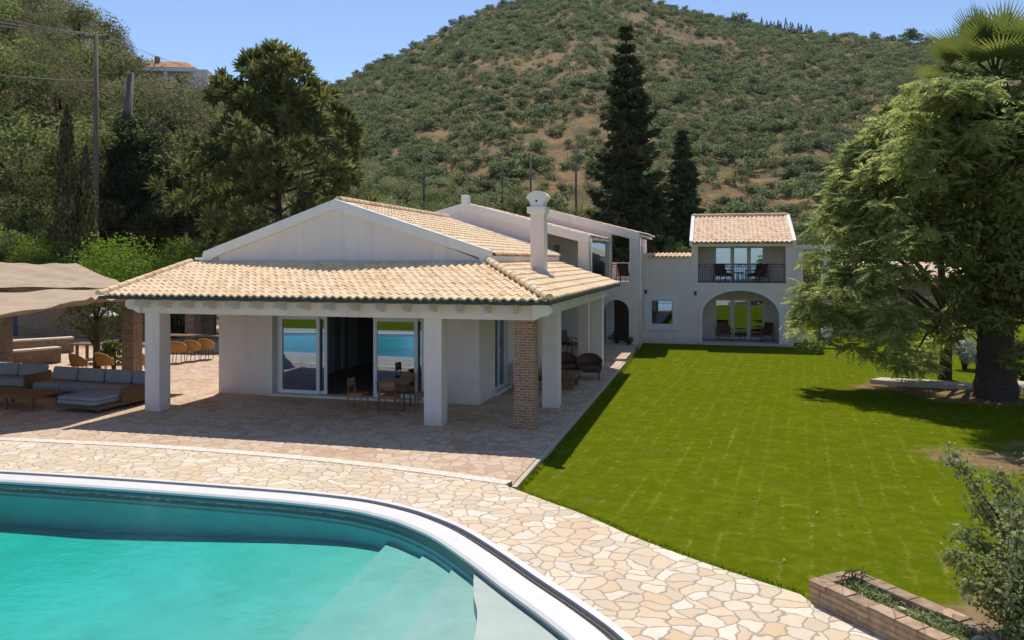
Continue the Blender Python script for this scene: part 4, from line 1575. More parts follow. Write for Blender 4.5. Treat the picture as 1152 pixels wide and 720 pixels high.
RG = 'mustard rattan chairs along the outdoor dining tables'
lt = long_table('long brown wooden dining table behind the row of rattan chairs', 5.2)
put(lt, -21.0, 30.1, R(8))
lt2 = long_table('brown wooden dining table near the brick pillar and vine', 3.0)
put(lt2, -22.6, 26.2, R(10))
spots = [(205, 402, 'mustard rattan chair beside the porch column nearest the camera side of its row'), (214, 402, 'mustard rattan chair in the middle of three by the porch corner'),
         (230, 400, 'mustard rattan chair closest to the house wall by the long table')]
r0 = rattan_chair('mustard rattan chair just right of the porch corner column', RG)
p = onz(201, 408); put(r0, p.x, p.y, R(195))
p = onz(217, 406); put(dup(r0), p.x, p.y, R(190), label='mustard rattan chair in the middle of the row by the house corner')
p = onz(233, 404); put(dup(r0), p.x, p.y, R(185), label='mustard rattan chair nearest the house wall at the long table')
p = onz(156, 424); put(dup(r0), p.x, p.y, R(200), label='mustard rattan chair between the brick pillar and the porch column')
p = onz(90, 425); put(dup(r0), p.x, p.y, R(160), label='mustard rattan chair behind the grey sofa beside the vine')
p = onz(119, 424); put(dup(r0), p.x, p.y, R(170), label='mustard rattan chair half hidden behind the vine')

# the lounge set under the canopy
def sofa(label, L, chaise, group):
    """axis x along the back, open side towards -y; x from 0 to L"""
    t = empty('sofa')
    tag(t, label, 'sofa', group)
    D = .92
    b = MB()
    b.box(0, -D, .10, L, 0, .19)
    if chaise: b.box(L - 1.45, -2.45, .10, L, -D - .001, .19)
    b.build('frame', M['teakd'], t, .012)
    for xx in (.15, L / 2, L - .15):
        for yy in (-.12, -D + .12 if not (chaise and xx > L - 1) else -2.3):
            MB().box(xx - .045, yy - .045, 0, xx + .045, yy + .045, .10).build('leg', M['teakd'], t)
    n = max(2, round((L - .1) / .95))
    wd = (L - .1) / n
    for i in range(n):
        x0 = .05 + i * wd
        last = chaise and x0 + wd > L - 1.2
        MB().rbox(x0, -D + .02, .19, x0 + wd - .012, -.10, .40, .05).build('seat_cushion', M['cush'], t)
        c = MB().rbox(x0 + .02, -.13, 0, x0 + wd - .03, .11, .40, .07).build('back_cushion', M['cush'], t)
        c.location = (0, -.16, .385); c.rotation_euler = (R(-12), 0, 0)
    if chaise:
        MB().rbox(L - 1.43, -2.43, .19, L - .14, -D + .01, .30, .04).build('chaise_cushion', M['cush'], t)
        MB().rbox(L - 1.43, -2.42, .30, L - .14, -D + .01, .40, .045).build('chaise_cushion', M['cush'], t)
        MB().box(L - .08, -1.65, .191, L, 0, .56).build('armrest', M['teakd'], t, .015)
    else:
        MB().box(L - .08, -D, .191, L, 0, .56).build('armrest', M['teakd'], t, .015)
    MB().box(0, -.045, .191, L, 0, .60).build('back_panel', M['teakd'], t, .012)
    return t


SG = 'grey outdoor sofas under the canopy'
so1 = sofa('grey cushioned corner sofa with chaise on a wooden base by the porch column', 4.1, True, SG)
put(so1, -19.35, 20.1, R(-4))
so2 = sofa('grey cushioned straight sofa with wooden armrest at the photo edge', 3.2, False, SG)
put(so2, -23.0, 20.6, R(-4))
lt3 = empty('coffee_table')
tag(lt3, 'long low slatted wooden coffee table in front of the grey sofas', 'table')
tp_ = MB()
for i in range(7):
    tp_.box(-1.5, -.45 + i * .13, .36, 1.5, -.45 + i * .13 + .118, .40)
tp_.build('slatted_top', M['wood'], lt3, .004)
fr_ = MB()
fr_.box(-1.46, -.43, .29, 1.46, -.38, .358); fr_.box(-1.46, .38, .29, 1.46, .43, .358)
fr_.build('rail', M['wood'], lt3, .004)
for xx in (-1.38, -.4, .4, 1.38):
    for yy in (-.38, .38):
        MB().box(xx - .035, yy - .035, 0, xx + .035, yy + .035, .289).build('leg', M['wood'], lt3)
put(lt3, -18.75, 17.85, R(-8))

# canopy over the lounge: sagging canvas sheets on poles
def sheet(name, corners, label, sag, nx=26, ny=18, seed=1, group=None, parent=None):
    a, b, c, d = [Vector(p) for p in corners]     # a-b front edge, d-c back edge
    rg = np.random.default_rng(seed)
    ph = rg.random(6) * 6
    V, F = [], []
    for off in (0, -.012):
        for j in range(ny + 1):
            v = j / ny
            for i in range(nx + 1):
                u = i / nx
                p = a.lerp(b, u).lerp(d.lerp(c, u), v)
                z = -sag * 4 * u * (1 - u) * .5 - sag * 4 * v * (1 - v)
                fan_ = math.atan2(v + .06, 1.06 - u)
                z += .030 * math.sin(fan_ * 19 + ph[0]) * min(1, u + .3) + .022 * math.sin(fan_ * 43 + 3 * u + ph[1]) + .01 * math.sin(u * 17 + v * 5 + ph[2])
                e = .10 * math.sin(u * PI * 5) * (1 - v) ** 6
                V.append((p.x, p.y + e * .4, p.z + z + off))
    k = (nx + 1) * (ny + 1)
    for j in range(ny):
        for i in range(nx):
            q = j * (nx + 1) + i
            F.append((q, q + 1, q + nx + 2, q + nx + 1))
            F.append((k + q + 1, k + q, k + q + nx + 1, k + q + nx + 2))
    o = MB().add(V, F, True).build(name, M['canvas'], parent, fixn=False)
    return o


cv = sheet('canopy', [(-19.2, 11.6, 2.05), (-15.62, 17.35, 3.0), (-15.85, 22.4, 3.20), tuple(ond(-120, 330, 26.6))], None, .13, 44, 40, 4)
# front edge runs from the porch corner out towards the lower left
tag(cv, 'sagging tan canvas shade sail stretched from the porch corner over the sofas', 'shade sail', 'tan shade sails')
cv2 = sheet('canopy', [tuple(ond(-120, 325, 27.3)), tuple(ond(150, 322, 26.2)), tuple(ond(86, 297, 31)), tuple(ond(-120, 292, 32))], None, .05, 30, 20, 9)
tag(cv2, 'upper tan canvas shade sail sloping up behind the lower sail', 'shade sail', 'tan shade sails')


def brick_pillar(label, x, y, wd, h, m='oldbrick'):
    o = MB().box(x - wd / 2, y - wd / 2, -.02, x + wd / 2, y + wd / 2, h).build('brick_pillar', M[m], None, .012)
    tag(o, label, 'pillar', 'brick pillars of the outdoor dining place')
    return o


brick_pillar('square brown brick pillar between the sofa and the porch column', -18.5, 22.3, .44, 2.75)
p = onz(4, 415); brick_pillar('brick pillar at the edge of the photo behind the straight sofa', p.x, p.y, .42, 2.6)
p = onz(217, 388); brick_pillar('rough brick pillar behind the row of rattan chairs', p.x, p.y, .5, 3.1)
# building behind: old brick house with a blue door, low walls with pale copings
ob = empty('brick_house', (0, 0, 0))
tag(ob, 'low old brick house with a blue door behind the shade sails', 'house')
wb = MB()
wb.prism(rect(-46, -.1, -27.2, 2.6), [rect(-36.1, 0, -35.2, 2.15), rect(-43, .9, -42, 2.0)], YP, 34.0, 34.3)
wb.box(-27.5, 34.301, -.1, -27.2, 38, 2.6)
wb.build('wall', M['oldbrick'], ob)
MB().box(-36.1, 34.1, .0, -35.2, 34.16, 2.15).build('door', M['blue'], ob)
MB().box(-43, 34.12, .9, -42, 34.16, 2.0).build('shutter', M['blue'], ob)
tile_roof('roof', (-46.4, 33.5, 2.6), (1, 0, 0), 19.6, (0, 4, .35), 4.02, M['tile_old'], ob, .28, .4, seed=51)
bh = MB()
bh.prism(rect(-26.5, -.1, -16.5, 2.7), [rect(-25.0, 0, -22.6, 2.3), rect(-21.6, 0, -18.2, 2.3)], YP, 36.0, 36.3)
ob2 = empty('stone_pavilion', (0, 0, 0))
tag(ob2, 'shaded stone pavilion with dark openings beyond the rattan chairs', 'pavilion')
bh.build('wall', M['oldbrick'], ob2)
MB().box(-26.4, 38.6, -.1, -16.6, 38.8, 2.7).build('back_wall', M['dark'], ob2)  # near-black sheet painted for the shaded interior behind the openings
MB().prism([(35.7, 2.7), (39, 2.8), (39, 2.9), (35.7, 2.8)], [], XP, -26.8, -16.3).build('roof', M['oldbrick'], ob2)


def low_wall(label, a, b, h):
    t = empty('low_wall', (a[0], a[1], 0))
    tag(t, label, 'wall', 'low garden walls')
    d = (b[0] - a[0], b[1] - a[1], 0)
    MB().beam((0, 0, h / 2), (d[0], d[1], h / 2), .35, h).build('wall', M['oldbrick'], t)
    MB().beam((0, 0, h + .035), (d[0], d[1], h + .035), .42, .07).build('coping', M['strip'], t, .01)
    return t


a, b = onz(-20, 416), onz(76, 408)
low_wall('low brick garden wall with pale coping nearer the sofas', (a.x, a.y), (b.x - .4, b.y), .55)
a, b = onz(-20, 403), onz(82, 396)
low_wall('low brick garden wall with pale coping in front of brick house', (a.x, a.y), (b.x, b.y), .6)
# pendant-like white parasol seen under the sails
um = empty('white_parasol')
tag(um, 'small white parasol standing far behind the brick pillar', 'parasol')
p = at_d(117, 33)
MB().lathe([(.03, 2.10), (.12, 2.02), (.55, 1.72), (.56, 1.70), (.1, 1.95)], seg=12).build('canopy', M['white'], um)
MB().tube([(0, 0, 0), (0, 0, 2.1)], .03, 8).build('pole', M['darkwood'], um)
MB().lathe([(0, 0), (.3, 0), (.3, .06), (.05, .1)], seg=16).build('base', M['grey'], um)
um.location = (p.x, p.y, -.02)

# ------------------------------------------------------------------ planter bed at the corner of the lawn
pb = empty('planter_bed', (1.06, 9.93, 0), math.atan2(-.77, .64))
tag(pb, 'raised brick planter bed with dry weeds at the corner of the paving', 'planter')
# local x runs along the bed, local y across it towards the lawn
PL, PW, PH, TH = 3.2, .74, .215, .17
wl_ = MB()
wl_.box(0, 0, -.2, PL, TH, PH)
wl_.box(0, PW - TH, -.2, PL, PW, PH)
wl_.box(0, TH + .001, -.2, TH, PW - TH - .001, PH)
wl_.build('wall', M['stonewall'], pb, .012)
cp = MB()
rg = random.Random(4)
x = 0
while x < PL - .1:
    L = rg.uniform(.24, .34)
    L = min(L, PL - x)
    cp.box(x + .004, -.015 + rg.uniform(-.008, .008), PH, x + L - .004, TH + .012, PH + .05 + rg.uniform(-.006, .008))
    cp.box(x + .004 + .05, PW - TH - .01, PH, min(PL, x + L - .004 + .05), PW + .012 + rg.uniform(-.01, .01), PH + .045 + rg.uniform(-.006, .008))
    x += L
cp.box(-.015, TH + .015, PH, TH + .01, PW - TH - .015, PH + .047)
cp.build('coping_bricks', M['stonewall'], pb, .01)
so_ = MB()
n = 24
V = []
for j in range(7):
    for i in range(n + 1):
        V.append((TH + (PL - TH) * i / n, TH + (PW - 2 * TH) * j / 6, .13 + .05 * math.sin(i * 1.3 + j * 2) * rg.random()))
so_.add(V, [(j * (n + 1) + i, j * (n + 1) + i + 1, (j + 1) * (n + 1) + i + 1, (j + 1) * (n + 1) + i) for j in range(6) for i in range(n)], True)
so_.build('soil', M['soil'], pb)
rng = np.random.default_rng(8)
n = 5200
Pw = np.stack([TH + (PL - TH) * rng.random(n), TH + (PW - 2 * TH) * rng.random(n), .15 + .10 * rng.random(n) ** 1.5], 1)
keep = np.sin(Pw[:, 0] * 7 + 2 * np.sin(Pw[:, 1] * 9)) + rng.normal(size=n) * .6 > -.35
Pw = Pw[keep]
Tt = rng.normal(size=(len(Pw), 3)) * .6 + np.array([0, 0, .8])
Vw = leaves(Pw, rng.normal(size=(len(Pw), 3)) + np.array([0, -.3, .6]), .075, .28, rng, Tt)
wd_ = quadobj('weeds', Vw, M['fol_grey'], pb, rng.random(len(Pw)))
for (lx, ly, s) in ((.95, .34, .09), (1.75, .50, .08)):
    rk = MB()
    bm = bmesh.new(); bmesh.ops.create_icosphere(bm, subdivisions=2, radius=s)
    for v in bm.verts: v.co = Vector((v.co.x * 1.2, v.co.y * .8, v.co.z * .45)) * (1 + .25 * math.sin(v.co.x * 40 + v.co.y * 31))
    V = [v.co.copy() for v in bm.verts]; F = [[q.index for q in f.verts] for f in bm.faces]; bm.free()
    o = MB().add(V, F, True).build('stone', M['slab'])
    q = pb.matrix_basis @ Vector((lx, ly, .19))
    o.location = q
    tag(o, 'pale flat stone lying among the planter weeds, %s' % ('nearer the end wall' if lx < 1 else 'further along the bed'), 'stone', 'stones in the planter')
# dead twigs at the planter's end
tw = MB()
for k in range(16):
    a = rg.uniform(-.6, 2.2); L = rg.uniform(.15, .38)
    p0 = Vector((.16 + rg.uniform(-.08, .10), .45 + rg.uniform(-.16, .22), .265))
    p1 = p0 + Vector((math.cos(a) * L * .6, math.sin(a) * L * .6, rg.uniform(.02, .10)))
    tw.tube([p0, p0.lerp(p1, .5) + Vector((0, 0, .03)), p1], [.006, .005, .002], 5)
o = tw.build('twigs', M['bark'])
o.matrix_basis = Matrix.LocRotScale(pb.location, pb.rotation_euler, None)
tag(o, 'heap of dry grey twigs on the end of the planter bed', 'twigs', kind='stuff')

# flat slabs near the palm
p = onz(1060, 430, -.1)
sb = MB().prism([(-1.5, -.3), (-.4, -.5), (1.4, -.35), (1.6, .25), (.3, .5), (-1.2, .35)], [], ZP, -.12, .10).build('stone_slab', M['slab'], None, .02)
sb.location = (6.55, 29.0, -.12)
sb.rotation_euler = (0, 0, R(-12))
tag(sb, 'flat pale stone slab on bare soil left of the palm trunk', 'slab')
pt_ = MB().prism([(9.2, 27.6), (14, 27.0), (30, 31), (30, 33.5), (14, 29.4), (9.4, 29.5)], [], ZP, -.2, .02).build('garden_path', M['slab'])
tag(pt_, kind='structure')

# ------------------------------------------------------------------ garden trees on the right
def jacaranda():
    rng = np.random.default_rng(17)
    root = empty('feathery_tree', (7.7, 30.6, 0))
    tag(root, 'large spreading feathery leaved green tree over the lawn', 'tree')
    base = np.array([7.7, 30.6, 0])
    # crown clumps inside a broad dome leaning over the lawn
    cl = []
    LY = [70, 90, 110, 130, 170, 210, 250, 300, 340, 370, 395, 410, 425]
    LX = [1080, 1035, 1005, 985, 948, 930, 915, 900, 888, 893, 925, 955, 1000]
    n_try = 0
    while len(cl) < 360 and n_try < 9000:
        n_try += 1
        qy = rng.uniform(88, 412)
        qx = rng.uniform(885, 1190)
        if rng.random() < .35: qx = rng.uniform(885, 1010)
        up_ = rng.random() < .30
        if up_:
            qy = rng.uniform(92, 240)
            qx = float(np.interp(qy, LY, LX)) + rng.uniform(14, 90)
        lim = np.interp(qy, LY, LX)
        low = np.interp(qx, [885, 910, 940, 975, 1000, 1045, 1060, 1080, 1200], [378, 388, 380, 402, 412, 410, 385, 362, 345])
        r = (.30 + .25 * rng.random()) if up_ else .5 + .4 * rng.random()
        mg = (r + .15) * FPX / 26
        if qx - mg * .8 < lim - rng.uniform(0, 12) or qy + mg * .55 > low: continue
        ins = min(1.0, (qx - lim) / 190)
        d = 26.6 - 4.6 * math.sin(ins * PI * .62) * rng.uniform(.15, 1.0) + rng.uniform(-.4, 2.0) * ins
        if qx > 1015 and qy < 205: d = rng.uniform(20.6, 25.5)
        if qx > 1050 and qy > 205 and d < 25.5: continue
        p = ond(qx, qy, d)
        cl.append((p.x, p.y, max(.7, p.z), r * 1.1, r * 1.1, r * .8))
    for px, py, d in [(1005, 405, 26), (1018, 418, 25.8), (1030, 422, 26), (1028, 400, 26.5), (1045, 398, 26.5), (1058, 385, 27), (960, 392, 25.5), (985, 402, 25.5), (1040, 415, 26.3), (1070, 372, 27), (905, 375, 25), (925, 385, 25)]:
        p = ond(px, py, d)
        cl.append((p.x, p.y, max(.5, p.z), .55, .55, .4))
    cl = np.array(cl)
    # sprays: pinnate fronds of small leaflets hanging outwards
    V, R_ = [], []
    crk = rng.random(len(cl))
    NF = 26
    for ci, c in enumerate(cl):
        d = unit(NF, rng)
        d[:, 2] = np.abs(d[:, 2]) * .9 - .15
        for k in range(NF):
            dr = d[k]
            p0 = c[:3] + dr * c[3:] * rng.uniform(.25, .75)
            L = rng.uniform(.35, .6)
            out = np.array([dr[0], dr[1], 0]) + rng.normal(size=3) * .35
            out[2] = rng.uniform(-.75, .45)
            out /= np.linalg.norm(out)
            s = np.cross(out, [0, 0, 1]); s /= np.linalg.norm(s) + 1e-9
            n = 8
            t = (np.arange(n) + .5) / n
            ax = p0 + out * (t * L)[:, None] + np.array([0, 0, -.16]) * (t ** 2)[:, None]
            for sg in (-1, 1):
                wl = .15 * np.sin(PI * (t * .8 + .15))
                P = ax + s * sg * (wl * .55)[:, None]
                T = np.tile(s * sg + out * .45, (n, 1)) + rng.normal(size=(n, 3)) * .12
                Nn = np.tile(np.array([0, 0, .7]) + dr * .5 + rng.normal(size=3) * .45, (n, 1)) + rng.normal(size=(n, 3)) * .25
                V.append(leaves(P, Nn, wl * 1.15 + .02, .36, rng, T))
                R_.append(np.clip(.5 * rng.random(n) + .5 * crk[ci], 0, 1))
    V = np.concatenate(V) - base
    quadobj('crown', V, M['fol_jac'], root, np.concatenate(R_))
    tr = MB()
    tr.tube([(0, 0, -.3), (.05, -.1, 1.2), (-.1, -.3, 2.6), (-.3, -.6, 4.2), (-.2, -.8, 6.5)], [.24, .18, .15, .09, .03], 12)
    for i in range(0, len(cl), 11):
        c = cl[i, :3] - base
        z0 = float(np.clip(c[2] - .35 * math.hypot(c[0], c[1]), 1.6, 5))
        q = np.array([-.2, -.45, z0])
        mid = q * .5 + c * .5 + np.array([0, 0, .35])
        tr.tube([q, mid, c], [.085, .055, .018], 6)
    tr.build('trunk', M['bark'], root)
    return root


jacaranda()


def magnolia():
    rng = np.random.default_rng(23)
    root = empty('magnolia_tree', (9.6, 25.9, 0))
    tag(root, 'glossy dark tree with bronze leaf undersides beside the palm trunk', 'tree')
    base = np.array([9.6, 25.9, 0])
    cl = []
    for px, py, d in [(1075, 215, 23.5), (1090, 250, 23), (1100, 180, 23), (1110, 290, 23), (1120, 220, 22.5), (1130, 160, 23), (1140, 260, 22.5), (1150, 190, 22.5), (1150, 310, 22.5), (1165, 230, 22),
                      (1120, 320, 23), (1090, 300, 23.5), (1065, 250, 24), (1135, 130, 23.5), (1165, 150, 23), (1180, 190, 23), (1190, 260, 22.5), (1180, 320, 22.5), (1210, 220, 23), (1200, 160, 23.5), (1160, 345, 23), (1085, 330, 24), (1230, 270, 23), (1220, 320, 23), (1240, 200, 24), (1100, 215, 22.3), (1125, 180, 22.3), (1110, 255, 22.2), (1130, 290, 22.2), (1105, 320, 22.6), (1140, 220, 22), (1120, 345, 22.6), (1110, 150, 23), (1128, 128, 23.3)]:
        p = ond(px, py, d)
        for k in range(4):
            o = rng.normal(size=3) * .5
            r = .42 + .28 * rng.random()
            cl.append((p.x + o[0], p.y + o[1], p.z + o[2], r, r, r * .8))
    V, rnd = clump_leaves(rng, cl, 170, .21, .42, .45, .7, .2)
    V = V - base
    rnd = rng.random(len(rnd))
    quadobj('crown', V, M['fol_mag'], root, rnd)
    tr = MB()
    tr.tube([(0, 0, -.3), (-.1, 0, 1.2), (-.5, -.4, 2.4), (-.9, -1.0, 3.6), (-1.0, -1.6, 5.5)], [.30, .24, .20, .14, .06], 10)
    tr.tube([(-.2, -.1, 1.5), (-1.1, -.9, 2.9), (-1.9, -1.7, 4.0)], [.16, .10, .05], 8)
    for c in cl[::4]:
        c = np.array(c[:3]) - base
        q = np.array([-.7, -.8, min(max(2.2, c[2] - .7), 4.5)])
        tr.tube([q, (q + c) / 2 + np.array([0, 0, .2]), c], [.07, .045, .015], 6)
    tr.build('trunk', M['bark'], root)


magnolia()


def fan_palm():
    rng = np.random.default_rng(31)
    bx, by = 8.16, 26.9
    root = empty('fan_palm', (bx, by, 0))
    tag(root, 'tall fan palm with thick brown trunk rising behind the leafy trees', 'palm tree')
    tr = MB()
    prof = [(.60, -.3), (.60, .15), (.53, .5), (.49, 1.2), (.46, 2.4), (.42, 4), (.38, 6), (.36, 7.8), (.40, 8.5), (.34, 9.2), (.12, 9.7)]
    pr2 = []
    for (r1, z1), (r2, z2) in zip(prof[:-1], prof[1:]):
        n = max(1, int((z2 - z1) / .10))
        for i in range(n):
            t = i / n
            pr2.append(((r1 + (r2 - r1) * t) * (1 + .035 * (i % 2)), z1 + (z2 - z1) * t))
    tr.lathe(pr2 + [prof[-1]], seg=24)
    tr.build('trunk', M['palmbark'], root)

    def fan(name, m, dirs, zc, pet, rad, droopy):
        V, rn = [], []
        pt = MB()
        for (az, el, ps) in dirs:
            d = np.array([math.cos(az) * math.cos(el), math.sin(az) * math.cos(el), math.sin(el)])
            s = np.array([-math.sin(az), math.cos(az), 0])
            u = np.cross(d, s)
            c0 = np.array([0, 0, zc]) + d * .25
            hub = c0 + d * pet * ps + np.array([0, 0, -droopy * .3])
            pt.tube([c0, (c0 + hub) / 2 + np.array([0, 0, .06]), hub], [.028, .022, .016], 5)
            n = 40
            r0 = rng.random()
            for k in range(n):
                a = R(-115 + 230 * k / (n - 1))
                dd = d * math.cos(a) + s * math.sin(a)
                L = rad * (.75 + .25 * math.cos(a * .6)) * rng.uniform(.92, 1.05)
                wv = .055 * rad
                up = -u * 1.0
                p1 = hub + dd * L * .55 + up * .04
                p2 = hub + dd * L + np.array([0, 0, -droopy * rng.uniform(.1, .3)])
                sd = np.cross(dd, u); sd /= np.linalg.norm(sd)
                V += [hub, p1 + sd * wv * .5, p2, p1 - sd * wv * .5]
                rn.append(.6 * r0 + .4 * rng.random())
        pt.build('leaf_stalk', m, root)
        quadobj(name, np.array(V), m, root, np.array(rn))

    dirs = []
    for k in range(24):
        az = k * 2.399963 + rng.normal() * .1
        el = R(84 - 96 * (k / 23) ** .9)
        dirs.append((az, el, rng.uniform(.8, 1.15)))
    fan('fronds', M['fol_palm'], dirs, 9.5, 1.05, 1.3, .25)
    dirs = [(rng.random() * 6.28, R(-55 - 25 * rng.random()), rng.uniform(.5, .9)) for k in range(16)]
    fan('dead_fronds', M['fol_dead'], dirs, 8.9, .9, .9, .6)
    return root


fan_palm()

# shrub close to the camera at the lower right
def near_shrub():
    rng = np.random.default_rng(41)
    base = np.array([3.15, 9.0, -.05])
    root = empty('garden_shrub', tuple(base))
    tag(root, 'grey green leafy shrub close by the planter at the lower right edge', 'shrub')
    st = MB()
    P, Nn, T = [], [], []
    rgs = random.Random(5)

    def branch(pts, r0, leafn, spread=.09):
        st.tube(pts, [r0 * (1 - .85 * i / (len(pts) - 1)) for i in range(len(pts))], 6)
        pts = [np.array(p, float) for p in pts]
        for k in range(leafn):
            t = rng.random() ** .75
            f = t * (len(pts) - 1)
            i = min(int(f), len(pts) - 2)
            p = pts[i] + (pts[i + 1] - pts[i]) * (f - i)
            o = rng.normal(size=3) * spread
            P.append(p + o)
            Nn.append(o / spread * .4 + rng.normal(size=3) * .5 + np.array([0, 0, .5]))
            T.append(pts[i + 1] - pts[i] + rng.normal(size=3) * .3)

    def rel(px, py, d):
        q = ond(px, py, d)
        return np.array([q.x, q.y, q.z]) - base
    # arching branches seen in the photo
    for tip, d in (((1068, 507), 8.9), ((1080, 598), 8.6), ((1066, 625), 8.4), ((1095, 560), 8.8), ((1120, 530), 8.6), ((1160, 520), 8.6), ((1085, 660), 8.1), ((1190, 540), 8.4), ((1140, 575), 8.2)):
        e = rel(tip[0], tip[1], d)
        mid = e * .55 + np.array([.1, 0, .25])
        q = e * .8 + np.array([.02, 0, .16])
        branch([(0, 0, 0), mid, q, e], .013, 420, .065)
    for k in range(34):
        a = rng.random() * 6.28
        h = rng.uniform(.5, 1.75)
        r = rng.uniform(.15, .62) * (1.1 - .3 * h / 1.75)
        e = np.array([r * math.cos(a), r * math.sin(a), h])
        branch([(0, 0, 0), e * np.array([.4, .4, .55]), e], .010, 330, .10)
    P = np.array(P); Nn = np.array(Nn); T = np.array(T)
    V = leaves(P, Nn, .062, .55, rng, T, .08)
    st.build('branches', M['bark'], root)
    quadobj('foliage', V, M['fol_grey'], root, rng.random(len(P)))


near_shrub()


def bush(name, label, loc, W, H, m, leaf, n, seed, cat='shrub', group=None, ncl=14, aspect=.5):
    rng = np.random.default_rng(seed)
    root = empty(name, loc)
    tag(root, label, cat, group)
    cl = []
    for k in range(ncl):
        a = rng.random() * 6.28; rr = W / 2 * math.sqrt(rng.random()) * .75
        h = H * rng.uniform(.25, .78)
        cr = min(W, H) * rng.uniform(.2, .32)
        cl.append((rr * math.cos(a), rr * math.sin(a), h, cr, cr, cr * .85))
    V, rnd = clump_leaves(rng, cl, n // ncl, leaf, aspect)
    quadobj('foliage', V, m, root, rnd)
    st = MB()
    for c in cl[::2]:
        st.tube([(0, 0, -.2), (c[0] * .4, c[1] * .4, c[2] * .5), c[:3]], [.05, .035, .012], 5)
    st.build('stems', M['bark'], root)
    return root


p = at_d(1085, 30)
bush('silver_plant', 'silvery white leaved plant beside the palm trunk', (p.x, p.y, -.1), 1.2, 1.3, M['fol_silver'], .22, 700, 51, 'plant', None, 10, .25)
GS = 'green shrubs along the garden path'
for i, (px, d, W, H, lab) in enumerate([(1150, 33, 2.2, 1.3, 'green garden shrub right of the palm trunk by the path'), (1110, 38, 4, 2.4, 'broad green garden shrub behind the silver plant'), (1020, 42, 5, 2.6, 'dark green garden shrub in deep shade under the feathery tree'),
                                        (945, 45, 3.0, 2.2, 'green garden shrub near the guest house corner'), (1155, 27, 1.2, .7, 'low green garden shrub at the right edge beside the palm base'), (985, 40, 3, 2.0, 'dark garden shrub low behind the hanging branches')]):
    p = at_d(px, d)
    bush('garden_shrub', lab, (p.x, p.y, -.15), W, H, M['fol_wood'] if i != 4 else M['fol_bright'], .13, 2600, 60 + i, 'shrub', GS)
p = onz(700, 391, .15)
bush('potted_shrub', 'dark reddish leafy plant at the arched doorway', (-3.78, 36.2, .16), .55, .55, M['fol_red'], .07, 500, 70, 'plant', None, 8)
p = onz(690, 384, .15)
bush('doorway_plant', 'small brownish leafy plant inside the arched doorway', (-4.45, 37.3, .10), .7, .7, M['fol_red'], .08, 500, 71, 'plant', None, 8)
# neighbour's roof glimpsed through the foliage
nb = empty('neighbour_house', (0, 0, 0))
tag(nb, 'low neighbouring house with tiled roof glimpsed through the feathery tree', 'house')
p = at_d(1035, 58)
MB().box(p.x - 5, p.y, -.3, p.x + 7, p.y + 7, 2.5).build('wall', M['oldbrick'], nb)
tile_roof('roof', (p.x - 5.4, p.y - .5, 2.5), (1, 0, 0), 12.8, (0, 4, 1.3), 4.2, M['tile_old'], nb, .3, .42, seed=77)

# ------------------------------------------------------------------ trees behind the houses
def skyrow(px):
    return interp(px, [-200, 0, 95, 110, 130, 146, 150, 225, 232, 250, 300, 370, 400, 430, 520, 600, 650, 760, 800, 900, 1000, 1300],
                  [-90, -30, 0, 8, 38, 66, 90, 88, 88, 86, 80, 110, 150, 176, 205, 212, 222, 246, 262, 262, 240, 240])


def rosette_tree():
    rng = np.random.default_rng(77)
    bx = at_d(312, 45)
    root = empty('evergreen_tree', tuple(bx))
    tag(root, 'tall dark evergreen tree with spiky leaf tufts behind the gabled house', 'tree')
    H = CAMH + (HOR - 50) * 45 / FPX - bx.z
    cl = []
    for k in range(430):
        z = 2.2 + (H - 2.8) * rng.random() ** .9
        t = z / H
        env = float(np.interp(t, [0, .2, .45, .62, .78, .9, 1], [4.4, 5.0, 5.2, 4.6, 3.1, 2.1, .5]))
        rr = env * (rng.random() ** .38)
        a = rng.random() * 6.28
        lump = 1 + .16 * math.sin(3 * a + z * 1.1) + .08 * math.sin(7 * a + z * 2.3)
        cl.append((rr * lump * math.cos(a), rr * lump * math.sin(a), z + .12 * rr))
    V, rn = [], []
    for c in cl:
        c = np.array(c)
        r0 = rng.random()
        n = 46
        d = unit(n, rng)
        hor = c * [1, 1, 0]; hor = hor / (np.linalg.norm(hor) + .3)
        d = d + hor * .5 + np.array([0, 0, .28])
        d /= np.linalg.norm(d, axis=1, keepdims=True)
        L = rng.uniform(.42, .80, n)
        P = c + d * (L * .62)[:, None]
        N2 = np.cross(d, rng.normal(size=(n, 3)))
        V.append(leaves(P, N2, L, .26, rng, d))
        rn.append(np.clip(.55 * r0 + .45 * rng.random(n), 0, 1))
    quadobj('crown', np.concatenate(V), M['fol_dark'], root, np.concatenate(rn))
    tr = MB()
    tr.tube([(0, 0, -.5), (.1, 0, 4), (0, .1, 9), (.05, 0, H - .5)], [.42, .33, .2, .04], 10)
    for c in cl[::5]:
        z0 = c[2] - .35 * math.hypot(c[0], c[1])
        tr.tube([(0, 0, max(.8, z0)), (c[0] * .5, c[1] * .5, (c[2] + z0) / 2 - .05), c], [.09, .06, .02], 5)
    tr.build('trunk', M['bark'], root)


rosette_tree()


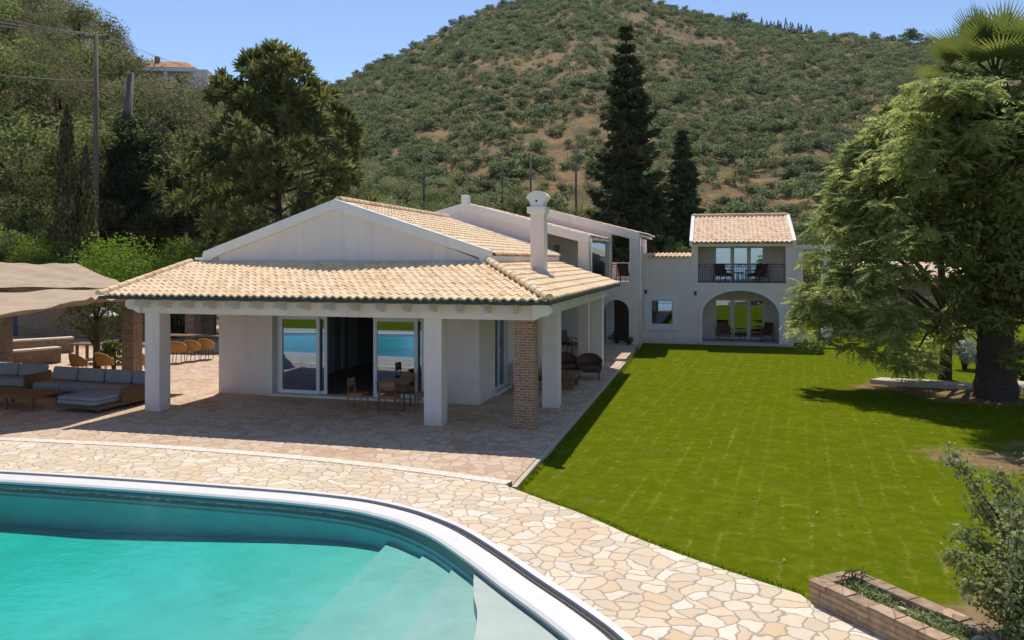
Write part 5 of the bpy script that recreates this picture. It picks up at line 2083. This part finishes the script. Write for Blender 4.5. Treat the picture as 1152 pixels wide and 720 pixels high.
def conifer(label, px, d, H, W, seed, group=None):
    rng = np.random.default_rng(seed)
    p = at_d(px, d)
    root = empty('conifer_tree', tuple(p))
    tag(root, label, 'conifer', group)
    V, rn = [], []
    tr = MB()
    tr.tube([(0, 0, -.5), (0, 0, H * .5), (.05, 0, H)], [H * .022, H * .013, .02], 8)
    z = H * .08
    while z < H * .985:
        t = z / H
        env = W / 2 * (float(np.interp(t, [0, .12, .3, .5, .72, .88, 1], [.95, 1, .93, .74, .46, .25, .04])))
        nb = int(5 + 4 * (1 - t) + rng.integers(0, 3))
        a0 = rng.random() * 6.28
        for k in range(nb):
            a = a0 + 6.28 * k / nb + rng.normal() * .22
            L = env * rng.uniform(.45, 1.15)
            if rng.random() < .08: L *= 1.2
            dr = np.array([math.cos(a), math.sin(a), 0])
            droop = rng.uniform(.05, .30) * L * .6
            r0 = rng.random()
            m = max(5, int(L * 15))
            tt = (np.arange(m) + rng.random(m)) / m
            ax = np.array([0, 0, z]) + dr * (tt * L)[:, None] + np.array([0, 0, 1.0]) * (-droop * np.sin(tt * 2.4) + .20 * L * tt ** 3)[:, None]
            wid = (.10 + .26 * np.sin(PI * np.clip(tt * .85 + .12, 0, 1))) * min(1, L / 1.6 + .35)
            for rep in range(5):
                side = np.cross(dr, [0, 0, 1.0])
                o = side * (rng.normal(size=m) * wid)[:, None] + np.array([0, 0, 1.0]) * (rng.normal(size=m) * wid * .38 - .05)[:, None]
                P = ax + o
                T = dr * .9 + o * 1.6 + rng.normal(size=(m, 3)) * .25
                N2 = rng.normal(size=(m, 3)) * .6 + np.array([0, 0, .7])
                V.append(leaves(P, N2, .36 + .012 * H, .42, rng, T))
                rn.append(np.clip(.5 * r0 + .5 * rng.random(m), 0, 1))
            if k % 2 == 0:
                tr.tube([(0, 0, z), tuple(ax[m // 2]), tuple(ax[-1])], [.05 + .03 * (1 - t), .03, .01], 4)
        z += H * .031 * rng.uniform(.75, 1.35)
    tr.build('trunk', M['bark'], root)
    quadobj('crown', np.concatenate(V), M['fol_con'], root, np.concatenate(rn))
    return root


conifer('tallest dark conifer towering over the far wing', 704, 58, 21.9, 7.8, 81)
conifer('smaller dark pointed conifer right of the tallest one', 768, 62, 15.0, 5.2, 82)


def cypress(label, px, d, py, W, seed, m='fol_cyp'):
    rng = np.random.default_rng(seed)
    p = at_d(px, d)
    H = CAMH + (HOR - py) * d / FPX - p.z
    root = empty('cypress_tree', tuple(p))
    tag(root, label, 'cypress', 'cypress pair on the left slope')
    n = 4200
    z = H * rng.random(n)
    t = z / H
    env = W / 2 * np.interp(t, [0, .1, .35, .7, .92, 1], [.6, .9, 1, .72, .28, .03]) * (1 + .15 * np.sin(z * 3 + 5))
    a = rng.random(n) * 6.28
    rr = env * (.55 + .5 * rng.random(n))
    P = np.stack([rr * np.cos(a), rr * np.sin(a), z], 1)
    T = np.stack([np.cos(a) * .25, np.sin(a) * .25, np.ones(n)], 1) + rng.normal(size=(n, 3)) * .2
    N2 = np.stack([np.cos(a), np.sin(a), np.zeros(n)], 1) + rng.normal(size=(n, 3)) * .5
    quadobj('crown', leaves(P, N2, .30, .4, rng, T), M[m], root, rng.random(n))
    MB().tube([(0, 0, -.4), (0, 0, H * .8)], [.14, .03], 7).build('trunk', M['bark'], root)


cypress('slender cypress with the higher tip on the left slope', 75, 44.5, 118, 1.75, 91)
cypress('slender cypress with the lower tip on the left slope', 97, 45, 165, 1.4, 92)


def ivy_trunk():
    rng = np.random.default_rng(95)
    p = at_d(143, 58)
    root = empty('ivy_covered_tree', tuple(p))
    k_ = (CAMH + (HOR - 82) * 58 / FPX - p.z) / 14.9
    root.scale = (1.1, 1.1, k_)
    tag(root, 'dead cut tree trunk draped in dark hanging ivy', 'tree')
    tr = MB()
    tr.tube([(0, 0, -.5), (-.1, 0, 5), (.0, 0, 10), (.25, 0, 14.9)], [.55, .42, .32, .22], 10)
    tr.tube([(.2, 0, 6.5), (1.6, -.4, 8.6), (2.4, -.5, 10.6)], [.25, .18, .10], 7)
    tr.tube([(.1, 0, 4.5), (2.2, -.6, 6.8), (3.8, -.6, 7.6)], [.22, .15, .06], 7)
    tr.tube([(0, 0, 7.5), (-1.0, -.2, 9)], [.2, .08], 7)
    tr.build('trunk', M['pole'], root)
    cl = []
    for k in range(165):
        z = rng.uniform(.3, 10.8)
        w0 = np.interp(z, [0, 4, 8, 11], [3.2, 2.9, 1.9, .7])
        cl.append((rng.normal() * w0 * .62 + np.interp(z, [0, 6, 11], [2.0, 1.7, .5]), rng.normal() * w0 * .4, z, .6, .6, 1.0))
    V, rnd = clump_leaves(rng, cl, 120, .26, .6, .4, .8, -.2)
    quadobj('ivy', V, M['fol_ivy'], root, rnd)


ivy_trunk()

# hedge shrubs behind the sails
HG = 'bright green hedge shrubs behind the shade sails'
for i, (px, d, W, H, lab) in enumerate([(57, 40, 3.0, 4.2, 'bright green hedge shrub at the far end behind the sail'), (118, 37, 3.6, 4.5, 'bright green hedge shrub beside the sloping sail edge'),
                                        (155, 36.5, 3.8, 4.6, 'largest bright green hedge shrub in the middle of the hedge'), (195, 36.5, 3.4, 4.4, 'bright green hedge shrub next to the porch roof corner'), (225, 37.5, 2.6, 4.2, 'bright green hedge shrub tucked beneath the gable end')]):
    p = at_d(px, d + 4.5)
    bush('hedge_shrub', lab, (p.x, p.y, p.z), W * 1.45, CAMH + (HOR - 278) * (d + 4.5) / FPX + 1.0 - p.z, M['fol_bright'], .15, 7600, 100 + i, 'shrub', HG, 34)
p = onz(84, 420)
ot = make_tree('olive_tree', 2.95, 2.3, 1.1, 22, .42, 150, .12, .3, M['fol_ivy'], 120, .13, None, 'round', 5)
tag(ot, 'small twisted dark leaved tree by the low garden walls', 'tree')
ot.location = (-21.9, 24.6, 0)
p = onz(110, 424)
bush('climbing_vine', 'leafy green vine clump growing beside the brick pillar', (-20.3, 23.6, 0), .9, 1.5, M['fol_wood'], .11, 900, 121, 'vine', None, 10, .7)
vn = MB()
vn.tube([(-20.3, 23.6, .9), (-19.6, 23.4, 1.5), (-18.7, 22.9, 1.8), (-17.4, 22.4, 2.3), (-16.2, 21.8, 2.7)], [.05, .05, .04, .04, .03], 7)
vo = vn.build('vine_stem', M['bark'])
tag(vo, 'bare twisted vine stem leaning from the vine clump to the porch', 'vine')

# woodland on the left slope and behind the wings: prototypes, then copies
protos = {
    'pine': [make_tree('slope_tree', 9.5, 8.6, 2.0, 28, 1.25, 240, .25, .34, M['fol_pine'], 200 + k, .26, None, 'round', 7, .75) for k in range(3)],
    'wood': [make_tree('woodland_tree', 8.0, 7.6, 1.2, 30, 1.15, 240, .24, .5, M['fol_wood'], 210 + k, .22, None, 'round', 6, .8) for k in range(3)],
    'olive': [make_tree('olive_tree', 6.0, 6.4, 1.1, 26, .95, 220, .2, .34, M['fol_olive'], 220 + k, .2, None, 'round', 6, .8) for k in range(3)],
    'dark': [make_tree('woodland_tree', 10.0, 6.4, 1.0, 34, 1.15, 230, .26, .4, M['fol_dark'], 230 + k, .24, None, 'egg', 6, .8) for k in range(2)],
}
LAB = {'pine': ('airy grey green tree on the steep left slope', 'airy trees on the left slope'), 'wood': ('bushy green woodland tree on rising ground behind the buildings', 'bushy woodland trees'),
       'olive': ('pale olive green tree on the lower hillside', 'olive green trees'), 'dark': ('dense dark green tree standing behind the far wing', 'dense dark trees')}
used = {k: 0 for k in protos}


def plant(kind, px, d, H, rg):
    pr = protos[kind]
    i = used[kind]
    used[kind] += 1
    o = pr[i] if i < len(pr) else dup(pr[i % len(pr)])
    p = at_d(px, d)
    base = {'pine': 9.5, 'wood': 8.0, 'olive': 6.0, 'dark': 10.0}[kind]
    top = CAMH + (HOR - float(skyrow(px))) * d / FPX
    H = min(H, top - p.z)
    if H < 1.6:
        H = 1.6
        if top - p.z < .6 and i >= len(pr):
            for c in list(o.children): bpy.data.objects.remove(c)
            bpy.data.objects.remove(o); used[kind] -= 1
            return
    s = H / base
    o.location = (p.x, p.y, p.z - .2)
    sxy = s if s > .55 else .35 + s * .37
    o.scale = (sxy * rg.uniform(.9, 1.25), sxy * rg.uniform(.9, 1.25), s)
    o.rotation_euler = (0, 0, rg.uniform(0, 6.28))
    tag(o, LAB[kind][0], 'tree', LAB[kind][1])


rg = random.Random(12)
rows = [(49, 9), (54, 8.5), (60, 8.5), (66, 9), (74, 10), (83, 10.5), (93, 11), (104, 11), (117, 11), (131, 12)]
for d, H in rows:
    w = 5.6 * FPX / d
    px = -70 + rg.uniform(0, w)
    while px < (262 if d < 95 else 250):
        if not (d < 63 and 52 < px < 238) and not (d > 84 and 140 < px < 232):
            kind = rg.choice(['pine', 'pine', 'wood']) if d > 60 else rg.choice(['wood', 'wood', 'pine'])
            if px > 225 and d > 60: kind = 'olive'
            plant(kind, px, d + rg.uniform(-2.5, 2.5), H * rg.uniform(.75, 1.15), rg)
        px += w * rg.uniform(.75, 1.2)
for px, d, H in [(60, 55, 6), (110, 63, 8), (185, 63, 8.5), (210, 62, 7), (230, 60, 7.5), (165, 64, 7), (0, 43.5, 5), (26, 44, 4.6), (48, 43.5, 4.2), (-24, 44, 5), (70, 43.5, 3.6), (12, 46, 6), (38, 49, 6.5), (125, 57, 9), (200, 58, 8)]:
    plant('wood', px, d, H, rg)
for px, d, H in [(150, 78, 14), (166, 82, 14), (184, 80, 14), (200, 84, 14), (216, 80, 14), (230, 83, 14), (175, 74, 12), (207, 75, 12), (158, 72, 11), (222, 72, 11), (140, 84, 14), (192, 70, 10)]:
    plant('pine', px, d, H, rg)
# behind the main roof and the wings
for d, H in [(78, 8), (92, 8.5), (108, 8.5), (125, 9), (142, 8), (160, 7.5)]:
    w = 5.5 * FPX / d
    px = 385 + rg.uniform(0, w)
    while px < 655:
        plant('olive' if rg.random() < .6 else 'wood', px, d + rg.uniform(-4, 4), H * rg.uniform(.75, 1.15), rg)
        px += w * rg.uniform(.8, 1.25)
for px, d, H in [(612, 64, 8), (640, 66, 9), (663, 60, 8.5), (680, 66, 10), (735, 63, 10.5), (752, 68, 9), (725, 57, 7.5), (785, 70, 8), (645, 56, 6.5), (700, 66, 9), (590, 70, 7.5), (760, 56, 6), (770, 74, 8.5)]:
    plant('dark', px, d, H, rg)
for d, H in [(72, 7), (86, 7.5), (100, 7)]:
    w = 6.0 * FPX / d
    px = 790 + rg.uniform(0, w)
    while px < 1190:
        plant('wood' if rg.random() < .6 else 'olive', px, d + rg.uniform(-3, 3), H * rg.uniform(.75, 1.1), rg)
        px += w * rg.uniform(.8, 1.2)

# ------------------------------------------------------------------ scrub on the far hillside
def scrub():
    rng = np.random.default_rng(300)
    var = []
    for k in range(7):
        cl = []
        for j in range(7):
            a = rng.random() * 6.28
            rr = .55 * math.sqrt(rng.random())
            cl.append((rr * math.cos(a), rr * math.sin(a), rng.uniform(.22, .62), .42, .42, .34))
        V, rnd = clump_leaves(rng, cl, 26, .20, .7, .6, 1.0, .3)
        var.append((V, rnd))
    near = []
    for k in range(7):
        cl = []
        for j in range(11):
            a = rng.random() * 6.28
            rr = .6 * math.sqrt(rng.random())
            cl.append((rr * math.cos(a), rr * math.sin(a), rng.uniform(.2, .68), .36, .36, .30))
        near.append(clump_leaves(rng, cl, 38, .17, .6, .5, .9, .3))
    N = 15000
    phi = rng.uniform(-21, 36, N)
    u = rng.random(N)
    r0, = (108,)
    rmax = interp(phi, RPHI, RR) * 1.01
    r = np.sqrt(r0 ** 2 + u * (rmax ** 2 - r0 ** 2))
    a = np.radians(phi) - YAW
    X, Y = r * np.sin(a), r * np.cos(a)
    dens = .5 + .28 * np.sin(X * .045 + 1.3 * np.sin(Y * .031)) + .25 * np.sin(Y * .06 + X * .021 + 2) + .2 * np.sin(X * .13 - Y * .09)
    keep = rng.random(N) < np.clip(dens + .20 + .30 * ((phi > 7) & (r < 210)), .14, .97)
    X, Y, r = X[keep], Y[keep], r[keep]
    Z = terrain(X, Y)
    S = rng.uniform(1.1, 2.6, len(X)) * np.where(rng.random(len(X)) < .25, 1.35, 1) * (1 + .5 * (rng.random(len(X)) < .12))
    # what can be seen in the frame
    d = -SA * X + CA * Y
    s = CA * X + SA * Y
    px = 576 + FPX * s / d
    ok = (px > -40) & (px < 1200) & (d > 40)
    X, Y, Z, S, d, px = X[ok], Y[ok], Z[ok], S[ok], d[ok], px[ok]
    py = HOR - FPX * (Z + S - CAMH) / d
    show = (py < np.interp(px, [0, 330, 420, 520, 600, 660, 780, 900, 1200], [90, 100, 175, 205, 215, 225, 250, 262, 250])) & ~((px > 655) & (px < 750))
    size = np.where(show & (px > 380) & (px < 1060), S / d, 0)
    order = np.argsort(-size)
    top = order[:290]
    rest = order[290:]
    ms = []
    for i, k in enumerate(top):
        nm, rn = near[i % 7]
        if i < 7:
            o = quadobj('scrub_bush', nm, M['fol_scrub'], None, rn)
            ms.append(o)
        else:
            o = ms[i % 7].copy()
            COL.objects.link(o)
        o.location = (X[k], Y[k], Z[k] - .1)
        o.scale = (S[k], S[k], S[k] * .85)
        o.rotation_euler = (0, 0, float(rng.random() * 6.28))
        tag(o, 'dark green scrub bush on the dry ochre hillside', 'bush', 'scrub bushes on the hillside')
    VV, RR_ = [], []
    for k in rest:
        V, rn = var[k % 7]
        c, s_ = math.cos(k * 1.7), math.sin(k * 1.7)
        q = V.copy()
        q[:, 0] = (V[:, 0] * c - V[:, 1] * s_) * S[k] + X[k]
        q[:, 1] = (V[:, 0] * s_ + V[:, 1] * c) * S[k] + Y[k]
        q[:, 2] = V[:, 2] * S[k] * .85 + Z[k] - .1
        VV.append(q)
        o1 = rng.random()
        RR_.append(np.clip(rn * .4 + .75 * o1 - .08, 0, 1))
    o = quadobj('scrub_vegetation', np.concatenate(VV), M['fol_scrub'], None, np.concatenate(RR_))
    tag(o, 'mass of dark green scrub covering the far hill', 'scrub', kind='stuff')


scrub()

# trees on the hill's skyline
def ridge_tree(px, H, W, cone, label, group, seed, proto=[None, None]):
    rng = np.random.default_rng(seed)
    k = 1 if cone else 0
    if proto[k] is None:
        if cone:
            n = 260
            z = rng.random(n)
            env = .5 * np.interp(z, [0, .1, .4, 1], [.6, 1, .9, .05])
            a = rng.random(n) * 6.28
            P = np.stack([env * np.cos(a), env * np.sin(a), z], 1)
            V = leaves(P, np.stack([np.cos(a), np.sin(a), .2 + 0 * a], 1) + rng.normal(size=(n, 3)) * .3, .16, .6, rng)
            o = quadobj('cypress_tree', V, M['fol_con'], None, rng.random(n))
        else:
            cl = [(.28 * math.cos(j), .28 * math.sin(j), .35 + .3 * rng.random(), .26, .26, .24) for j in range(9)]
            V, rn = clump_leaves(rng, cl, 40, .13, .6, .5)
            o = quadobj('ridge_tree', V, M['fol_dark'], None, rn)
        proto[k] = o
    else:
        o = proto[k].copy()
        COL.objects.link(o)
    phi = math.degrees(math.atan((px - 576) / FPX))
    r = float(interp(phi, RPHI, RR)) * .995
    a = R(phi) - YAW
    x, y = r * math.sin(a), r * math.cos(a)
    o.location = (x, y, tz(x, y) - .4)
    o.scale = (W, W, H)
    o.rotation_euler = (0, 0, rng.random() * 6)
    tag(o, label, 'tree', group)


rg = random.Random(9)
for i in range(13):
    ridge_tree(857 + i * 4.5 + rg.uniform(-1.5, 1.5), rg.uniform(4.5, 8.0), rg.uniform(1.8, 2.8), True, 'small dark cypress in the row on the hill skyline', 'cypress row on the hill skyline', 400 + i)
for i, px in enumerate([825, 832, 840, 925, 960, 1021, 1029, 1045, 800, 770, 1000, 985, 1060]):
    big = px in (1021, 1029, 832)
    ridge_tree(px, 8 if big else rg.uniform(3, 5), 9 if big else rg.uniform(4, 7), False, 'round dark tree on the hill skyline right of the summit', 'round trees on the hill skyline', 430 + i)
for i in range(26):
    px = 385 + i * 14 + rg.uniform(-4, 4)
    ridge_tree(px, rg.uniform(2.5, 5), rg.uniform(4, 7), False, 'small dark tree along the hill skyline left of summit', 'small trees on the left skyline', 460 + i)

# ------------------------------------------------------------------ house on the left slope
p = at_d(187, 96)
vh = empty('hillside_house', (p.x, p.y, CAMH + (HOR - 108) * 96 / FPX - .3), R(20))
tag(vh, 'white house with red tiled roof among trees high on the left slope', 'house')
MB().box(-5.6, -3, -3, 5.6, 4, 2.9).build('wall', M['plaster'], vh)
rr = tile_roof('roof', (-6.3, -4.2, 2.75), (1, 0, 0), 11.0, (0, 4.6, 1.75), 4.9, M['tile_red'], vh, .3, .42, cuts=[((4.7, -4.2, 0), (.86, .5, 0))], seed=61)
MB().prism([(-6.2, 2.8), (4.6, 2.8), (2.4, 4.4), (-6.2, 4.4)], [], YP, .3, .5).build('gable_wall', M['plaster'], vh)
MB().box(-6.3, -4.25, 2.35, 4.75, -4.0, 2.72).build('fascia', M['white'], vh)
for xx in (-5.4, -2.2, 1.2, 4.4):
    MB().box(xx - .18, -4.1, -.2, xx + .18, -3.75, 2.34).build('column', M['white'], vh)
for xx in (-4.4, -.6, 2.6):
    MB().box(xx - .6, -3.06, .1, xx + .6, -2.95, 2.1).build('window', M['dark'], vh)
MB().box(-6.2, -4.4, -.32, 5.6, -2.95, -.1).build('terrace', M['white'], vh)
MB().box(5.61, -2, -3, 9.4, 3, 1.0).build('annex', M['grey'], vh)
tile_roof('roof', (5.5, -2.6, .95), (1, 0, 0), 4.3, (0, 3, .7), 3.1, M['tile_old'], vh, .3, .42, seed=62)
MB().box(-.9, -1.4, 3.2, -.4, -.9, 4.7).build('chimney', M['oldbrick'], vh)

# ------------------------------------------------------------------ utility poles and cables
def utility_pole(label, base, H, arm, az, r=.13, group='utility poles'):
    t = empty('utility_pole', tuple(base))
    tag(t, label, 'utility pole', group)
    MB().tube([(0, 0, -.6), (0, 0, H)], [r, r * .75], 10).build('pole', M['pole'], t)
    c, s = math.cos(az), math.sin(az)
    for dz in (0.0, .0):
        pass
    MB().beam((-arm * c, -arm * s, H - .35), (arm * c, arm * s, H - .15), .10, .12).build('crossarm', M['pole'], t)
    for k in (-.9, 0, .9):
        MB().lathe([(.045, 0), (.07, .05), (.05, .10), (.07, .15), (.03, .2)], (k * arm * c, k * arm * s, H - .19 + k * .1), 8).build('insulator', M['iron'], t)
    return t


pb1 = at_d(108, 50)
PH_ = CAMH + (HOR - 38) * 50 / FPX - pb1.z
pole1 = utility_pole('grey wooden utility pole with crossarm on the left slope', pb1, PH_, .8, YAW + R(50), .17)
top = Vector((pb1.x, pb1.y, pb1.z + PH_ - .15))
az = YAW + R(50)


def cable(a, b, sag, label, r=.022):
    pts = []
    for i in range(15):
        t = i / 14
        q = Vector(a).lerp(Vector(b), t)
        q.z -= sag * 4 * t * (1 - t)
        pts.append(q)
    o = MB().tube(pts, r, 5).build('power_cable', M['cable'])
    tag(o, label, 'cable', 'power cables')


for k, py, lab in ((-.9, 14, 'topmost power cable left of the utility pole'), (0, 22, 'middle power cable left of the utility pole'), (.9, 28, 'lowest of the three power cables left of the pole')):
    q = top + Vector((k * .95 * math.cos(az), k * .95 * math.sin(az), .15 + .1 * k))
    e = ond(-40, py - 5, 44)
    cable(q, e, .15, lab)
cable(Vector((pb1.x, pb1.y, CAMH + (HOR - 91) * 50 / FPX)), ond(-40, 80, 46), .1, 'single low cable attached halfway up the utility pole', .025)
for k, py, lab in ((-.9, 78, 'upper thin power cable crossing the sky right of the pole'), (.9, 86, 'lower thin power cable crossing the sky right of the pole')):
    q = top + Vector((k * .95 * math.cos(az), k * .95 * math.sin(az), .15))
    cable(q, ond(330, py + 22, 75), .5, lab, .014)
for px, p0, p1, arm, lab in ((477, 174, 214, .7, 'leftmost of the dark utility poles on the hill behind the roof'), (565, 178, 232, 1.0, 'tallest dark utility pole on the hill left of the chimney'),
                             (597, 181, 212, 1.1, 'short utility pole with wide crossarm on the hill above the chimney'), (648, 165, 205, 1.0, 'utility pole on the hill next to the tallest conifer')):
    d = 128.0
    g = at_d(px, d)
    zt = CAMH + (HOR - p0) * d / FPX
    utility_pole(lab, g, zt - g.z, arm, YAW, .19)

# what the windows mirror from behind the camera
p0 = dict(pine=protos['pine'])
for i, (x, y) in enumerate([(-30, -26), (9, -25), (24, -26)]):
    o = dup(protos['wood'][i % 3])
    o.location = (x, y, -.3); o.scale = (.8, .8, .62); o.rotation_euler = (0, 0, i * 1.3)
    tag(o, 'bushy tree on the shore lawn behind the pool', 'tree', 'trees on the shore lawn')

# ------------------------------------------------------------------ the air between here and the hill
def build_haze():
    t = NT('thin_haze')
    v = t.n('VolumePrincipled', Color=(.78, .86, 1.0), Density=.00007, Anisotropy=.0)
    t.t.links.new(v.outputs[0], t.out.inputs['Volume'])
    o = MB().box(-620, -420, -14.5, 620, 760, 230).build('haze', t.m)
    tag(o, kind='stuff')


build_haze()


# ------------------------------------------------------------------ dry leaves blown over the lawn and the paving
def build_litter():
    rng = np.random.default_rng(808)
    P = []
    while len(P) < 130:
        x, y = rng.uniform(-2.5, 7.5), rng.uniform(8.2, 24)
        if rng.random() > .12 + .88 * math.exp(-((x - 4.5) ** 2 / 9 + (y - 17.5) ** 2 / 22)) + .5 * math.exp(-((x - 1.3) ** 2 + (y - 9.3) ** 2) / .8): continue
        on = pip(x, y, deck_poly)
        if pip(x, y, [(p.x, p.y) for p in l_out]): continue
        u = (x - 1.06) * .64 - (y - 9.93) * .77
        v = (x - 1.06) * .77 + (y - 9.93) * .64
        if -.1 < u < 3.4 and -.1 < v < .85: continue
        P.append((x, y, .012 if on else lz(x, y) + .022))
    P = np.array(P)
    N2 = rng.normal(size=P.shape) * .35 + np.array([0, 0, 1.0])
    t = NT('dry_leaf')
    r = t.n('Attribute', {'attribute_name': 'rnd'}).outputs['Fac']
    m = t.surf(t.pbr(t.ramp(r, [(0, (.16, .09, .035)), (.6, (.26, .17, .07)), (1, (.38, .29, .15))]), .8))
    o = quadobj('fallen_leaves', leaves(P, N2, .06, .45, rng, None, .08), m, None, rng.random(len(P)))
    tag(o, 'dry brown leaves scattered over the lawn and paving edge', 'leaves', kind='stuff')


build_litter()
